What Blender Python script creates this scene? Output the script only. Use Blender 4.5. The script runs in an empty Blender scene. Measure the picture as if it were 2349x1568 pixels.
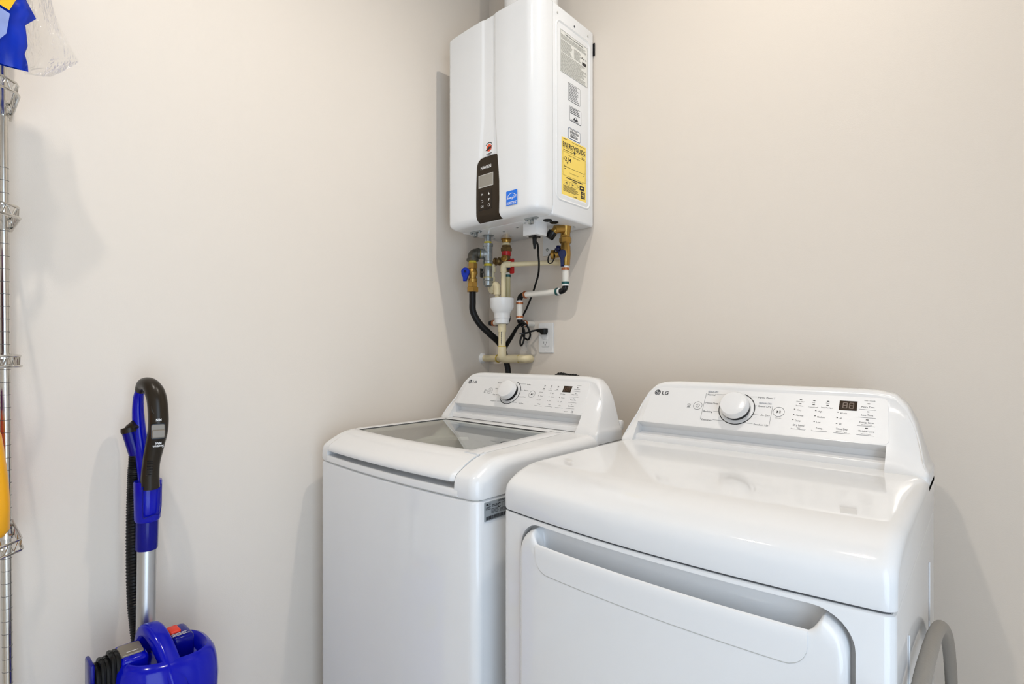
import bpy, bmesh, math, random
from mathutils import Vector, Matrix

random.seed(7)
scene = bpy.context.scene
COL = scene.collection

# ------------------------------------------------------------------ camera
cam_data = bpy.data.cameras.new('camera')
cam = bpy.data.objects.new('camera', cam_data)
COL.objects.link(cam)
scene.camera = cam
YAW = 0.7342
cam.location = (1.5985, -1.6237, 1.2873)
cam.rotation_euler = (math.pi / 2, 0, YAW)
cam_data.sensor_width = 36.0
cam_data.lens = 36.0 * 1210.0 / 2349.0
cam_data.shift_y = 18.7 / 2349.0
cam_data.clip_start = 0.02

# ------------------------------------------------------------------ world (daylight that comes in by the doorway)
world = bpy.data.worlds.new('daylight')
scene.world = world
world.use_nodes = True
bg = world.node_tree.nodes['Background']
bg.inputs['Color'].default_value = (0.66, 0.815, 1.0, 1)
bg.inputs["Strength"].default_value = 3.9

# ------------------------------------------------------------------ exposure
vs = scene.view_settings
vs.view_transform = 'Standard'
vs.look = 'None'
vs.exposure = 0.03
vs.gamma = 1.0
vs.use_curve_mapping = False
scene.cycles.use_adaptive_sampling = True
scene.cycles.adaptive_threshold = 0.06
scene.cycles.adaptive_min_samples = 16
scene.cycles.max_bounces = 8

LAMP_COLOR = (1.0, 0.922, 0.825)
# position, aim, watts, cone, where
LAMPS = [((1.45, -0.66, 3.20), (0.45, -0.70, 0.0), 55.0, 140, 'above the dryer'), ((0.90, -1.72, 3.20), (0.80, -1.30, 0.8), 54.0, 146, 'in front of the washer')]
PORTAL = True

# ================================================================== helpers
def mat(name, color, rough=0.5, metal=0.0, bump=0.0, bump_scale=200.0, var=0.0, var_scale=20.0,
        spec=0.5, trans=0.0, ior=1.5, emit=None, emit_s=0.0, coat=0.0, alpha=1.0, sub=0.0):
    m = bpy.data.materials.new(name)
    m.use_nodes = True
    nt = m.node_tree
    b = nt.nodes['Principled BSDF']
    b.inputs['Base Color'].default_value = (*color, 1)
    b.inputs['Roughness'].default_value = rough
    b.inputs['Metallic'].default_value = metal
    b.inputs['Specular IOR Level'].default_value = spec
    b.inputs['IOR'].default_value = ior
    b.inputs['Transmission Weight'].default_value = trans
    b.inputs['Coat Weight'].default_value = coat
    b.inputs['Coat Roughness'].default_value = 0.05
    b.inputs['Alpha'].default_value = alpha
    if emit:
        b.inputs['Emission Color'].default_value = (*emit, 1)
        b.inputs['Emission Strength'].default_value = emit_s
    tc = nt.nodes.new('ShaderNodeTexCoord')
    nz = nt.nodes.new('ShaderNodeTexNoise')
    nz.inputs['Scale'].default_value = var_scale
    nz.inputs['Detail'].default_value = 4
    nt.links.new(tc.outputs['Object'], nz.inputs['Vector'])
    mx = nt.nodes.new('ShaderNodeMix')
    mx.data_type = 'RGBA'
    v = max(var, 0.01)
    mx.inputs[6].default_value = (*[max(0, c * (1 - v)) for c in color], 1)
    mx.inputs[7].default_value = (*[min(1, c * (1 + v)) for c in color], 1)
    nt.links.new(nz.outputs['Fac'], mx.inputs[0])
    nt.links.new(mx.outputs[2], b.inputs['Base Color'])
    if bump > 0:
        n2 = nt.nodes.new('ShaderNodeTexNoise')
        n2.inputs['Scale'].default_value = bump_scale
        n2.inputs['Detail'].default_value = 3
        nt.links.new(tc.outputs['Object'], n2.inputs['Vector'])
        bp = nt.nodes.new('ShaderNodeBump')
        bp.inputs['Strength'].default_value = bump
        bp.inputs['Distance'].default_value = 0.002
        nt.links.new(n2.outputs['Fac'], bp.inputs['Height'])
        nt.links.new(bp.outputs['Normal'], b.inputs['Normal'])
    return m

def srgb(r, g, b):
    def f(c):
        c /= 255.0
        return c / 12.92 if c <= 0.04045 else ((c + 0.055) / 1.055) ** 2.4
    return (f(r), f(g), f(b))

M = {}
M['wall'] = mat('wall_paint', (0.745, 0.682, 0.608), 0.55, bump=0.10, bump_scale=420, var=0.012, var_scale=3)
M['ceil'] = mat('ceiling_paint', (0.80, 0.79, 0.77), 0.8, bump=0.1, bump_scale=300)
M['floor'] = mat('floor_vinyl', (0.66, 0.60, 0.53), 0.45, var=0.2, var_scale=6)
M['enamel'] = mat('white_enamel', (0.76, 0.765, 0.77), 0.075, coat=0.0, bump=0.006, bump_scale=60)
M['plastic'] = mat('white_plastic', (0.77, 0.77, 0.77), 0.18, bump=0.02, bump_scale=90)
M['panel'] = mat('white_matte_panel', (0.76, 0.76, 0.76), 0.34)
M['heater'] = mat('white_heater_enamel', (0.78, 0.795, 0.81), 0.16, bump=0.03, bump_scale=500)
M['seam'] = mat('dark_seam', (0.08, 0.08, 0.085), 0.6)
M['black'] = mat('black_rubber', (0.006, 0.006, 0.006), 0.38, bump=0.1, bump_scale=300, spec=0.22)
M['blackgloss'] = mat('black_gloss_plastic', (0.006, 0.006, 0.007), 0.2, spec=0.3)
M['ink'] = mat('grey_ink', (0.045, 0.05, 0.06), 0.5)
M['inkblack'] = mat('black_ink', (0.012, 0.012, 0.014), 0.5)
M['inkblue'] = mat('blue_grey_ink', (0.07, 0.11, 0.19), 0.5)
M['inkgrey'] = mat('light_grey_ink', (0.40, 0.40, 0.37), 0.6)
M['white'] = mat('white_print', (0.85, 0.85, 0.85), 0.5)
M['brown'] = mat('dark_brown_panel', (0.030, 0.020, 0.011), 0.42, bump=0.12, bump_scale=900, spec=0.2)
M['brown2'] = mat('brown_button_pad', (0.024, 0.016, 0.009), 0.45, spec=0.2)
M['lcd'] = mat('grey_lcd', (0.30, 0.28, 0.24), 0.15)
M['lcdframe'] = mat('lcd_frame', (0.50, 0.49, 0.46), 0.3)
M['disp'] = mat('brown_led_window', (0.030, 0.017, 0.008), 0.10, spec=0.25)
M['seg'] = mat('unlit_led_segments', (0.075, 0.035, 0.015), 0.3)
M['yellow'] = mat('yellow_label', srgb(246, 216, 104), 0.45)
M['paper'] = mat('label_paper', (0.76, 0.76, 0.72), 0.5)
M['bluelabel'] = mat('blue_label', (0.0, 0.17, 0.80), 0.4)
M['orange'] = mat('orange_print', (0.85, 0.10, 0.03), 0.5)
M['silver'] = mat('silver_label', (0.36, 0.39, 0.41), 0.35, metal=0.3)
M['galv'] = mat('galvanised_steel', (0.34, 0.37, 0.38), 0.32, metal=0.9, bump=0.25, bump_scale=120, var=0.25, var_scale=60)
M['castiron'] = mat('dark_pipe_fitting', (0.075, 0.07, 0.055), 0.35, metal=0.5, bump=0.4, bump_scale=120, var=0.6, var_scale=110)
M['brass'] = mat('brass', (0.40, 0.24, 0.06), 0.30, metal=0.9, var=0.25, var_scale=60, bump=0.1, bump_scale=150)
M['brassdark'] = mat('dark_brass', (0.20, 0.13, 0.05), 0.4, metal=0.8, var=0.35, var_scale=70, bump=0.15, bump_scale=150)
M['tape'] = mat('yellow_thread_tape', (0.62, 0.50, 0.04), 0.6, bump=0.3, bump_scale=400)
M['bluehandle'] = mat('blue_valve_handle', (0.002, 0.025, 0.36), 0.35, spec=0.3)
M['navy'] = mat('navy_plastic', (0.004, 0.008, 0.06), 0.25, spec=0.3)
M['red'] = mat('red_plastic', (0.55, 0.012, 0.012), 0.35)
M['cpvc'] = mat('cream_cpvc', (0.74, 0.64, 0.41), 0.35, var=0.06, var_scale=30)
M['cpvcline'] = mat('yellow_solvent_ring', (0.62, 0.46, 0.05), 0.4)
M['pex'] = mat('white_pex', (0.78, 0.75, 0.68), 0.35, var=0.03)
M['hotpex'] = mat('yellowed_pex', (0.60, 0.52, 0.28), 0.4, var=0.08)
M['copper'] = mat('copper_ring', (0.48, 0.17, 0.07), 0.35, metal=0.8)
M['teal'] = mat('teal_ring', (0.02, 0.10, 0.10), 0.4, metal=0.4)
M['pvc'] = mat('white_pvc', (0.80, 0.80, 0.79), 0.28)
M['steel'] = mat('chrome_wire', (0.62, 0.60, 0.56), 0.22, metal=1.0)
M['groove'] = mat('chrome_groove', (0.22, 0.21, 0.20), 0.4, metal=0.8)
M['alu'] = mat('brushed_aluminium', (0.55, 0.55, 0.55), 0.34, metal=1.0, bump=0.05, bump_scale=600)
M['vblue'] = mat('glossy_blue_plastic', (0.001, 0.004, 0.38), 0.15, spec=0.32)
M['vblue2'] = mat('deep_blue_plastic', (0.001, 0.002, 0.19), 0.2, spec=0.25)
M['bronze'] = mat('brown_black_plastic', (0.020, 0.014, 0.008), 0.30, spec=0.28)
M['greybtn'] = mat('grey_brown_button', (0.22, 0.19, 0.15), 0.35)
M['redbtn'] = mat('red_button', (0.75, 0.03, 0.005), 0.4)
M['orangebottle'] = mat('orange_yellow_plastic', (0.92, 0.42, 0.005), 0.32)
M['maroon'] = mat('maroon_plastic', (0.10, 0.01, 0.03), 0.4)
M['violet'] = mat('violet_cap', (0.20, 0.02, 0.16), 0.4)
M['bagblue'] = mat('blue_plastic_film', (0.001, 0.030, 0.46), 0.22, spec=0.3, var=0.3, var_scale=25, bump=0.35, bump_scale=40)
M['baglight'] = mat('pale_blue_print', (0.25, 0.32, 0.62), 0.35, var=0.3, var_scale=30)
M['bagyellow'] = mat('yellow_print', (0.80, 0.48, 0.01), 0.35)
M['greyhose'] = mat('grey_ribbed_hose', (0.30, 0.28, 0.25), 0.45, bump=0.1)
M['drum'] = mat('steel_drum', (0.45, 0.45, 0.44), 0.35, metal=0.7)
M['tub'] = mat('grey_tub_ring', (0.55, 0.55, 0.53), 0.4)
M['liner'] = mat('pale_grey_plastic', (0.80, 0.81, 0.77), 0.35)
M['bulb'] = mat('lamp_bulb', (1, 1, 1), 0.3, emit=LAMP_COLOR, emit_s=25.0)
M['lampbody'] = mat('brushed_nickel', (0.5, 0.49, 0.47), 0.35, metal=1.0)
M['residue'] = mat('tape_residue', (0.66, 0.66, 0.655), 0.4)
M['doorpaint'] = mat('door_casing_paint', (0.8, 0.8, 0.79), 0.4)
M['caulk'] = mat('white_patching_plaster', (0.80, 0.79, 0.77), 0.8, bump=0.6, bump_scale=120)

def glassmat(name, color, rough=0.0, ior=1.5):
    m = mat(name, color, rough, trans=1.0, ior=ior)
    return m
M['glass'] = glassmat('tinted_lid_glass', (0.90, 0.94, 0.87), 0.0, 1.55)

def filmmat(name):
    m = bpy.data.materials.new(name); m.use_nodes = True
    nt = m.node_tree
    for n in list(nt.nodes): nt.nodes.remove(n)
    out = nt.nodes.new('ShaderNodeOutputMaterial')
    tr = nt.nodes.new('ShaderNodeBsdfTransparent'); tr.inputs[0].default_value = (0.975, 0.975, 0.97, 1)
    gl = nt.nodes.new('ShaderNodeBsdfGlossy'); gl.inputs['Roughness'].default_value = 0.12
    gl.inputs['Color'].default_value = (1, 1, 1, 1)
    fr = nt.nodes.new('ShaderNodeFresnel'); fr.inputs['IOR'].default_value = 1.45
    nz = nt.nodes.new('ShaderNodeTexNoise'); nz.inputs['Scale'].default_value = 20; nz.inputs['Detail'].default_value = 3
    bp = nt.nodes.new('ShaderNodeBump'); bp.inputs['Strength'].default_value = 0.5; bp.inputs['Distance'].default_value = 0.004
    nt.links.new(nz.outputs['Fac'], bp.inputs['Height'])
    nt.links.new(bp.outputs['Normal'], gl.inputs['Normal']); nt.links.new(bp.outputs['Normal'], fr.inputs['Normal'])
    mx = nt.nodes.new('ShaderNodeMixShader')
    mm = nt.nodes.new('ShaderNodeMath'); mm.operation = 'MULTIPLY'; mm.inputs[1].default_value = 0.55
    nt.links.new(fr.outputs[0], mm.inputs[0]); nt.links.new(mm.outputs[0], mx.inputs[0]); nt.links.new(tr.outputs[0], mx.inputs[1]); nt.links.new(gl.outputs[0], mx.inputs[2])
    nt.links.new(mx.outputs[0], out.inputs[0])
    return m
M['film'] = filmmat('clear_plastic_film')
M['cleartape'] = mat('clear_tape', (0.8, 0.8, 0.8), 0.15, alpha=0.16)

# ------------------------------------------------------------------ objects
def link(o): COL.objects.link(o); return o

def mesh_obj(name, me, m, parent=None, sharp=38, label=None):
    if sharp is None:
        me.polygons.foreach_set('use_smooth', [False] * len(me.polygons))
    else:
        me.polygons.foreach_set('use_smooth', [True] * len(me.polygons))
        me.set_sharp_from_angle(angle=math.radians(sharp))
    if m is not None and not me.materials: me.materials.append(m)
    o = link(bpy.data.objects.new(name, me))
    if parent is not None:
        o.parent = parent
        o.matrix_parent_inverse = (PW[parent.name] if parent.name in PW else Matrix.Identity(4)).inverted()
    if label: o['label'] = label
    return o

PW = {}
def obj(name, bm, m, parent=None, sharp=38, label=None):
    me = bpy.data.meshes.new(name)
    bmesh.ops.recalc_face_normals(bm, faces=bm.faces[:])
    bm.to_mesh(me); bm.free()
    return mesh_obj(name, me, m, parent, sharp, label)

def flatobj(name, bm, m, parent=None, label=None):      # print: keep face direction as built
    me = bpy.data.meshes.new(name); bm.to_mesh(me); bm.free()
    o = mesh_obj(name, me, m, parent, None, label)
    if 'lettering' in name or 'print' in name: o['kind'] = 'stuff'      # words and lines too small to pick apart
    return o

def thing(name, label, cat, loc, group=None):
    o = link(bpy.data.objects.new(name, None))
    o.location = loc; o.empty_display_size = 0.05
    o['label'] = label; o['category'] = cat
    if group: o['group'] = group
    PW[o.name] = Matrix.Translation(Vector(loc))
    return o

def tag(o, label, cat, group=None):
    o['label'] = label; o['category'] = cat
    if group: o['group'] = group
    return o

def struct(name, bm, m):
    o = obj(name, bm, m); o['kind'] = 'structure'; return o

def NB(): return bmesh.new()

def box(bm, x0, x1, y0, y1, z0, z1, bev=0.0, seg=2):
    r = bmesh.ops.create_cube(bm, size=1.0)
    vs_ = r['verts']
    for v in vs_:
        v.co = Vector(((x0 + x1) / 2 + v.co.x * (x1 - x0), (y0 + y1) / 2 + v.co.y * (y1 - y0), (z0 + z1) / 2 + v.co.z * (z1 - z0)))
    if bev > 0:
        es = list({e for v in vs_ for e in v.link_edges})
        bmesh.ops.bevel(bm, geom=es, offset=bev, segments=seg, profile=0.5, affect='EDGES')
    return bm

def loft(bm, rings, closed=True, caps=True):
    vr = [[bm.verts.new(p) for p in r] for r in rings]
    n = len(vr[0])
    for a, b in zip(vr[:-1], vr[1:]):
        for i in range(n if closed else n - 1):
            j = (i + 1) % n
            try: bm.faces.new((a[i], a[j], b[j], b[i]))
            except ValueError: pass
    if caps and closed:
        for r in (vr[0], vr[-1]):
            try: bm.faces.new(r)
            except ValueError: pass
    return bm

def perp(d):
    d = Vector(d).normalized()
    a = Vector((0, 0, 1)) if abs(d.z) < 0.9 else Vector((1, 0, 0))
    u = d.cross(a).normalized()
    return u, d.cross(u).normalized()

def cyl(bm, p0, p1, r0, r1=None, seg=20, rot=0.0):
    r1 = r0 if r1 is None else r1
    p0, p1 = Vector(p0), Vector(p1)
    u, w = perp(p1 - p0)
    rings = [[p + u * (r * math.cos(rot + 2 * math.pi * i / seg)) + w * (r * math.sin(rot + 2 * math.pi * i / seg)) for i in range(seg)] for p, r in ((p0, r0), (p1, r1))]
    return loft(bm, rings)

def lathe(bm, p0, d, prof, seg=24):         # prof: (distance along d, radius)
    p0, d = Vector(p0), Vector(d).normalized()
    u, w = perp(d)
    rings = [[p0 + d * t + u * (r * math.cos(2 * math.pi * i / seg)) + w * (r * math.sin(2 * math.pi * i / seg)) for i in range(seg)] for t, r in prof]
    return loft(bm, rings)

def spline(pts, n=8):
    pts = [Vector(p) for p in pts]
    out = []
    for i in range(len(pts) - 1):
        p0 = pts[i - 1] if i > 0 else pts[i] * 2 - pts[i + 1]
        p1, p2 = pts[i], pts[i + 1]
        p3 = pts[i + 2] if i + 2 < len(pts) else pts[i + 1] * 2 - pts[i]
        for k in range(n):
            t = k / n
            out.append(0.5 * ((2 * p1) + (p2 - p0) * t + (2 * p0 - 5 * p1 + 4 * p2 - p3) * t * t + (3 * p1 - p0 - 3 * p2 + p3) * t ** 3))
    out.append(pts[-1])
    return out

def tube(bm, pts, r, seg=12, smooth=8, sx=1.0, up=None, p=2.0):
    cs = lambda a: math.copysign(abs(a) ** (2 / p), a)
    P = spline(pts, smooth) if smooth else [Vector(p) for p in pts]
    n = len(P)
    rr = r if callable(r) else (lambda t: r)
    tg = [(P[min(i + 1, n - 1)] - P[max(i - 1, 0)]).normalized() for i in range(n)]
    u = Vector(up) if up is not None else perp(tg[0])[0]
    rings = []
    for i in range(n):
        u = (u - tg[i] * u.dot(tg[i]))
        if u.length < 1e-6: u = perp(tg[i])[0]
        u.normalize()
        w = tg[i].cross(u)
        R = rr(i / (n - 1))
        rings.append([P[i] + u * (R * sx * cs(math.cos(2 * math.pi * k / seg))) + w * (R * cs(math.sin(2 * math.pi * k / seg))) for k in range(seg)])
    return loft(bm, rings)

def bend(p0, c, p1, n=8):       # quarter-bend path from p0 to p1 around corner c
    p0, c, p1 = Vector(p0), Vector(c), Vector(p1)
    out = []
    for i in range(n + 1):
        t = i / n
        out.append(p0 * (1 - t) ** 2 + c * 2 * t * (1 - t) + p1 * t * t)
    return out

class Frame:
    def __init__(s, o, u, v):
        s.o, s.u, s.v = Vector(o), Vector(u).normalized(), Vector(v).normalized()
        s.n = s.u.cross(s.v)
    def p(s, a, b, h=0.0): return s.o + s.u * a + s.v * b + s.n * h

def poly(bm, F, pts, h):
    vs_ = [bm.verts.new(F.p(a, b, h)) for a, b in pts]
    f = bm.faces.new(vs_)
    f.normal_update()
    if f.normal.dot(F.n) < 0: f.normal_flip()
    return bm

def rect(bm, F, a0, a1, b0, b1, h): return poly(bm, F, [(a0, b0), (a1, b0), (a1, b1), (a0, b1)], h)

def disc(bm, F, a, b, r, h, seg=28): return poly(bm, F, [(a + r * math.cos(2 * math.pi * i / seg), b + r * math.sin(2 * math.pi * i / seg)) for i in range(seg)], h)

def annulus(bm, F, a, b, r0, r1, h, t0=0.0, t1=2 * math.pi, seg=40):
    prev = None
    for i in range(seg + 1):
        t = t0 + (t1 - t0) * i / seg
        q = [bm.verts.new(F.p(a + r * math.cos(t), b + r * math.sin(t), h)) for r in (r0, r1)]
        if prev:
            f = bm.faces.new((prev[0], prev[1], q[1], q[0])); f.normal_update()
            if f.normal.dot(F.n) < 0: f.normal_flip()
        prev = q
    return bm

def stroke(bm, F, pts, w, h):
    for (a0, b0), (a1, b1) in zip(pts[:-1], pts[1:]):
        dx, dy = a1 - a0, b1 - b0
        L = math.hypot(dx, dy) or 1e-9
        nx, ny = -dy / L * w / 2, dx / L * w / 2
        poly(bm, F, [(a0 + nx, b0 + ny), (a1 + nx, b1 + ny), (a1 - nx, b1 - ny), (a0 - nx, b0 - ny)], h)
    return bm

def roundrect(a0, a1, b0, b1, r, n=6):
    out = []
    for cx, cy, s in ((a1 - r, b0 + r, -0.5), (a1 - r, b1 - r, 0.0), (a0 + r, b1 - r, 0.5), (a0 + r, b0 + r, 1.0)):
        for i in range(n + 1):
            t = math.pi * (s + 0.5 * i / n)
            out.append((cx + r * math.cos(t), cy + r * math.sin(t)))
    return out

def plate(bm, F, outline, h0, h1, bev=0.0):     # solid plate on a frame between two heights
    rings = [[F.p(a, b, h0) for a, b in outline]]
    ca = sum(a for a, b in outline) / len(outline); cb = sum(b for a, b in outline) / len(outline)
    if bev > 0:
        rings.append([F.p(a, b, h1 - bev) for a, b in outline])
        ins = []
        for a, b in outline:
            L = math.hypot(a - ca, b - cb) or 1
            ins.append((a - (a - ca) / L * bev, b - (b - cb) / L * bev))
        rings.append([F.p(a, b, h1) for a, b in ins])
    else:
        rings.append([F.p(a, b, h1) for a, b in outline])
    return loft(bm, rings)

_tc = {}
def glyph(txt, bold=False, shear=0.0):
    k = (txt, bold, shear)
    if k not in _tc:
        cu = bpy.data.curves.new('txt', 'FONT')
        cu.body = txt; cu.size = 1.0; cu.resolution_u = 2; cu.shear = shear
        cu.offset = 0.018 if bold else 0.0
        o = bpy.data.objects.new('txt', cu)
        COL.objects.link(o)
        dg = bpy.context.evaluated_depsgraph_get()
        me = bpy.data.meshes.new_from_object(o.evaluated_get(dg))
        V = [(v.co.x, v.co.y) for v in me.vertices]
        Fc = [tuple(p.vertices) for p in me.polygons]
        bpy.data.objects.remove(o); bpy.data.curves.remove(cu); bpy.data.meshes.remove(me)
        _tc[k] = (V, Fc, min(v[0] for v in V), max(v[0] for v in V))
    return _tc[k]

def text(bm, F, txt, a, b, cap, h, align='C', width=0.0, bold=False, shear=0.0, narrow=0.92):
    V, Fc, x0, x1 = glyph(txt, bold, shear)
    s = cap / 0.70
    sx = s * narrow
    if width > 0: sx = width / (x1 - x0)
    off = a - x0 * sx if align == 'L' else a - (x0 + x1) / 2 * sx
    vs_ = [bm.verts.new(F.p(off + x * sx, b + y * s, h)) for x, y in V]
    for f in Fc:
        try:
            q = bm.faces.new([vs_[i] for i in f]); q.normal_update()
            if q.normal.dot(F.n) < 0: q.normal_flip()
        except ValueError: pass
    return bm

def greek(bm, F, a0, a1, b0, b1, rows, h, fill=0.55, ragged=0.25, rng=None):   # rows of unreadably small print
    rng = rng or random
    dh = (b1 - b0) / rows
    for i in range(rows):
        y = b1 - (i + 0.5) * dh
        x = a0
        end = a1 - (a1 - a0) * ragged * rng.random()
        while x < end:
            w = min((a1 - a0) * rng.uniform(0.03, 0.11), end - x)
            rect(bm, F, x, x + w, y - dh * fill / 2, y + dh * fill / 2, h)
            x += w + (a1 - a0) * 0.012
    return bm

def boolean_cut(bm, cutter):
    def tmp(b):
        me = bpy.data.meshes.new('tmp'); bmesh.ops.recalc_face_normals(b, faces=b.faces[:]); b.to_mesh(me); b.free()
        return link(bpy.data.objects.new('tmp', me))
    a, c = tmp(bm), tmp(cutter)
    md = a.modifiers.new('b', 'BOOLEAN'); md.operation = 'DIFFERENCE'; md.object = c; md.solver = 'EXACT'
    dg = bpy.context.evaluated_depsgraph_get()
    me = bpy.data.meshes.new_from_object(a.evaluated_get(dg))
    out = bmesh.new(); out.from_mesh(me)
    for o in (a, c):
        d = o.data; bpy.data.objects.remove(o); bpy.data.meshes.remove(d)
    bpy.data.meshes.remove(me)
    return out

def lerp_tab(x, xs, ys):
    if x <= xs[0]: return ys[0]
    for i in range(1, len(xs)):
        if x <= xs[i]:
            t = (x - xs[i - 1]) / (xs[i] - xs[i - 1])
            return ys[i - 1] * (1 - t) + ys[i] * t
    return ys[-1]

def sstep(a, b, x):
    t = min(1.0, max(0.0, (x - a) / (b - a)))
    return t * t * (3 - 2 * t)

# ------------------------------------------------------------------ lettering tables (x on the panel, height up the panel slope)
DT = [('LG', 'L', 0.9116, 0.0884, 0.019, 0.0101), ('SENSOR DRY', 'L', 1.0414, 0.1038, 0.0271, 0.0043), ('Normal', 'L', 1.0417, 0.0935, 0.0207, 0.006), ('Heavy Duty', 'L', 1.0413, 0.0688, 0.0334, 0.0058), ('Bedding', 'L', 1.041, 0.0438, 0.0235, 0.0057), ('Delicates', 'L', 1.041, 0.0195, 0.0261, 0.0057), ('Perm. Press I', 'L', 1.1694, 0.0934, 0.0391, 0.0056), ('MANUAL DRY', 'L', 1.1745, 0.079, 0.0289, 0.0039), ('Speed Dry', 'L', 1.1738, 0.0696, 0.0302, 0.0055), ('Air Dry', 'L', 1.1828, 0.0452, 0.0214, 0.0053), ('Freshen Up', 'L', 1.1714, 0.019, 0.033, 0.0053), ('hold to start', 'C', 1.2234, 0.042, 0, 0.0024), ('Clean Filter', 'C', 1.2659, 0.0898, 0, 0.0032), ('Flow Sense', 'C', 1.2658, 0.0786, 0, 0.0032), ('Dry', 'C', 1.2943, 0.0894, 0, 0.0032), ('Control Lock', 'C', 1.2946, 0.0772, 0, 0.0031), ('Cool', 'C', 1.3229, 0.0896, 0, 0.0031), ('Damp Dry Signal', 'C', 1.3227, 0.078, 0, 0.0031), ('Dry Level', 'C', 1.2697, 0.0266, 0, 0.0054), ('*Signal', 'C', 1.27, 0.0213, 0, 0.0026), ('Temp.', 'C', 1.3129, 0.0237, 0, 0.0052), ('Time Dry', 'C', 1.3567, 0.0264, 0, 0.0051), ('*Damp Dry Signal', 'C', 1.3564, 0.0206, 0, 0.0027), ('*Hold 3 seconds', 'C', 1.4032, 0.1018, 0, 0.0028), ('More Time', 'C', 1.4014, 0.0851, 0, 0.0048), ('Less Time', 'C', 1.4015, 0.0651, 0, 0.0047), ('Energy Saver', 'C', 1.4019, 0.0472, 0, 0.0047), ('*Default On/Off', 'C', 1.4018, 0.0424, 0, 0.0026), ('Wrinkle Care', 'C', 1.4021, 0.0263, 0, 0.0046), ('*Control Lock', 'C', 1.4018, 0.0206, 0, 0.0026), ('Very', 'L', 1.2613, 0.0669, 0, 0.0045), ('Normal', 'L', 1.2613, 0.0523, 0, 0.0045), ('Damp', 'L', 1.261, 0.0384, 0, 0.0045), ('High', 'L', 1.3055, 0.0665, 0, 0.0044), ('Medium', 'L', 1.3056, 0.0521, 0, 0.0043), ('Low', 'L', 1.3056, 0.0388, 0, 0.0043), ('60 min', 'L', 1.3504, 0.0663, 0, 0.0043), ('40', 'L', 1.3502, 0.053, 0, 0.0043), ('20', 'L', 1.3505, 0.0391, 0, 0.0042)]
DL = [[(1.0375, 0.0997), (1.0374, 0.0216)], [(1.0648, 0.0976), (1.0895, 0.0981), (1.0962, 0.0965)], [(1.0772, 0.0728), (1.0818, 0.0725)], [(1.0667, 0.0477), (1.0822, 0.048)], [(1.0699, 0.0234), (1.0916, 0.0235), (1.0972, 0.0265)], [(1.1478, 0.0937), (1.1507, 0.0966), (1.1668, 0.0973)], [(1.1628, 0.0723), (1.1701, 0.0723)], [(1.1642, 0.0473), (1.1791, 0.0472)], [(1.1471, 0.0265), (1.1525, 0.0228), (1.168, 0.0228)], [(1.207, 0.0739), (1.2065, 0.0193)], [(1.0417, 0.1028), (1.0687, 0.1029)], [(1.1746, 0.078), (1.2036, 0.0787)], [(1.2544, 0.0205), (1.2565, 0.0188), (1.2839, 0.0184), (1.2852, 0.0201)], [(1.2975, 0.0199), (1.2992, 0.0183), (1.327, 0.0186), (1.3283, 0.0201)], [(1.3409, 0.0193), (1.3425, 0.018), (1.3707, 0.0182), (1.372, 0.0196)], [(1.3849, 0.0809), (1.417, 0.0803)], [(1.3849, 0.061), (1.4173, 0.0605)], [(1.3849, 0.0406), (1.4174, 0.0405)], [(1.385, 0.0185), (1.4173, 0.0185)]]
DD = [(1.2666, 0.0963), (1.2664, 0.0854), (1.2947, 0.0959), (1.2947, 0.0851), (1.3233, 0.096), (1.3234, 0.0852), (1.4023, 0.0953), (1.4024, 0.0754), (1.4023, 0.0555), (1.4023, 0.0356)]
Dd = [(1.2561, 0.0701), (1.256, 0.056), (1.2561, 0.0421), (1.3008, 0.0698), (1.3009, 0.0559), (1.3007, 0.0417), (1.3454, 0.0698), (1.3453, 0.0557), (1.3455, 0.0416)]
Dlogo = (0.898, 0.094)
Dpow = (1.0219, 0.0611)
Dplay = (1.2224, 0.0597)
Dknob = (1.1231, 0.0601)
Dsmart = (0.9981, 0.0603)
Ddisp = [(1.3464, 0.0997), (1.381, 0.0994), (1.3811, 0.076), (1.3465, 0.0762)]
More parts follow.
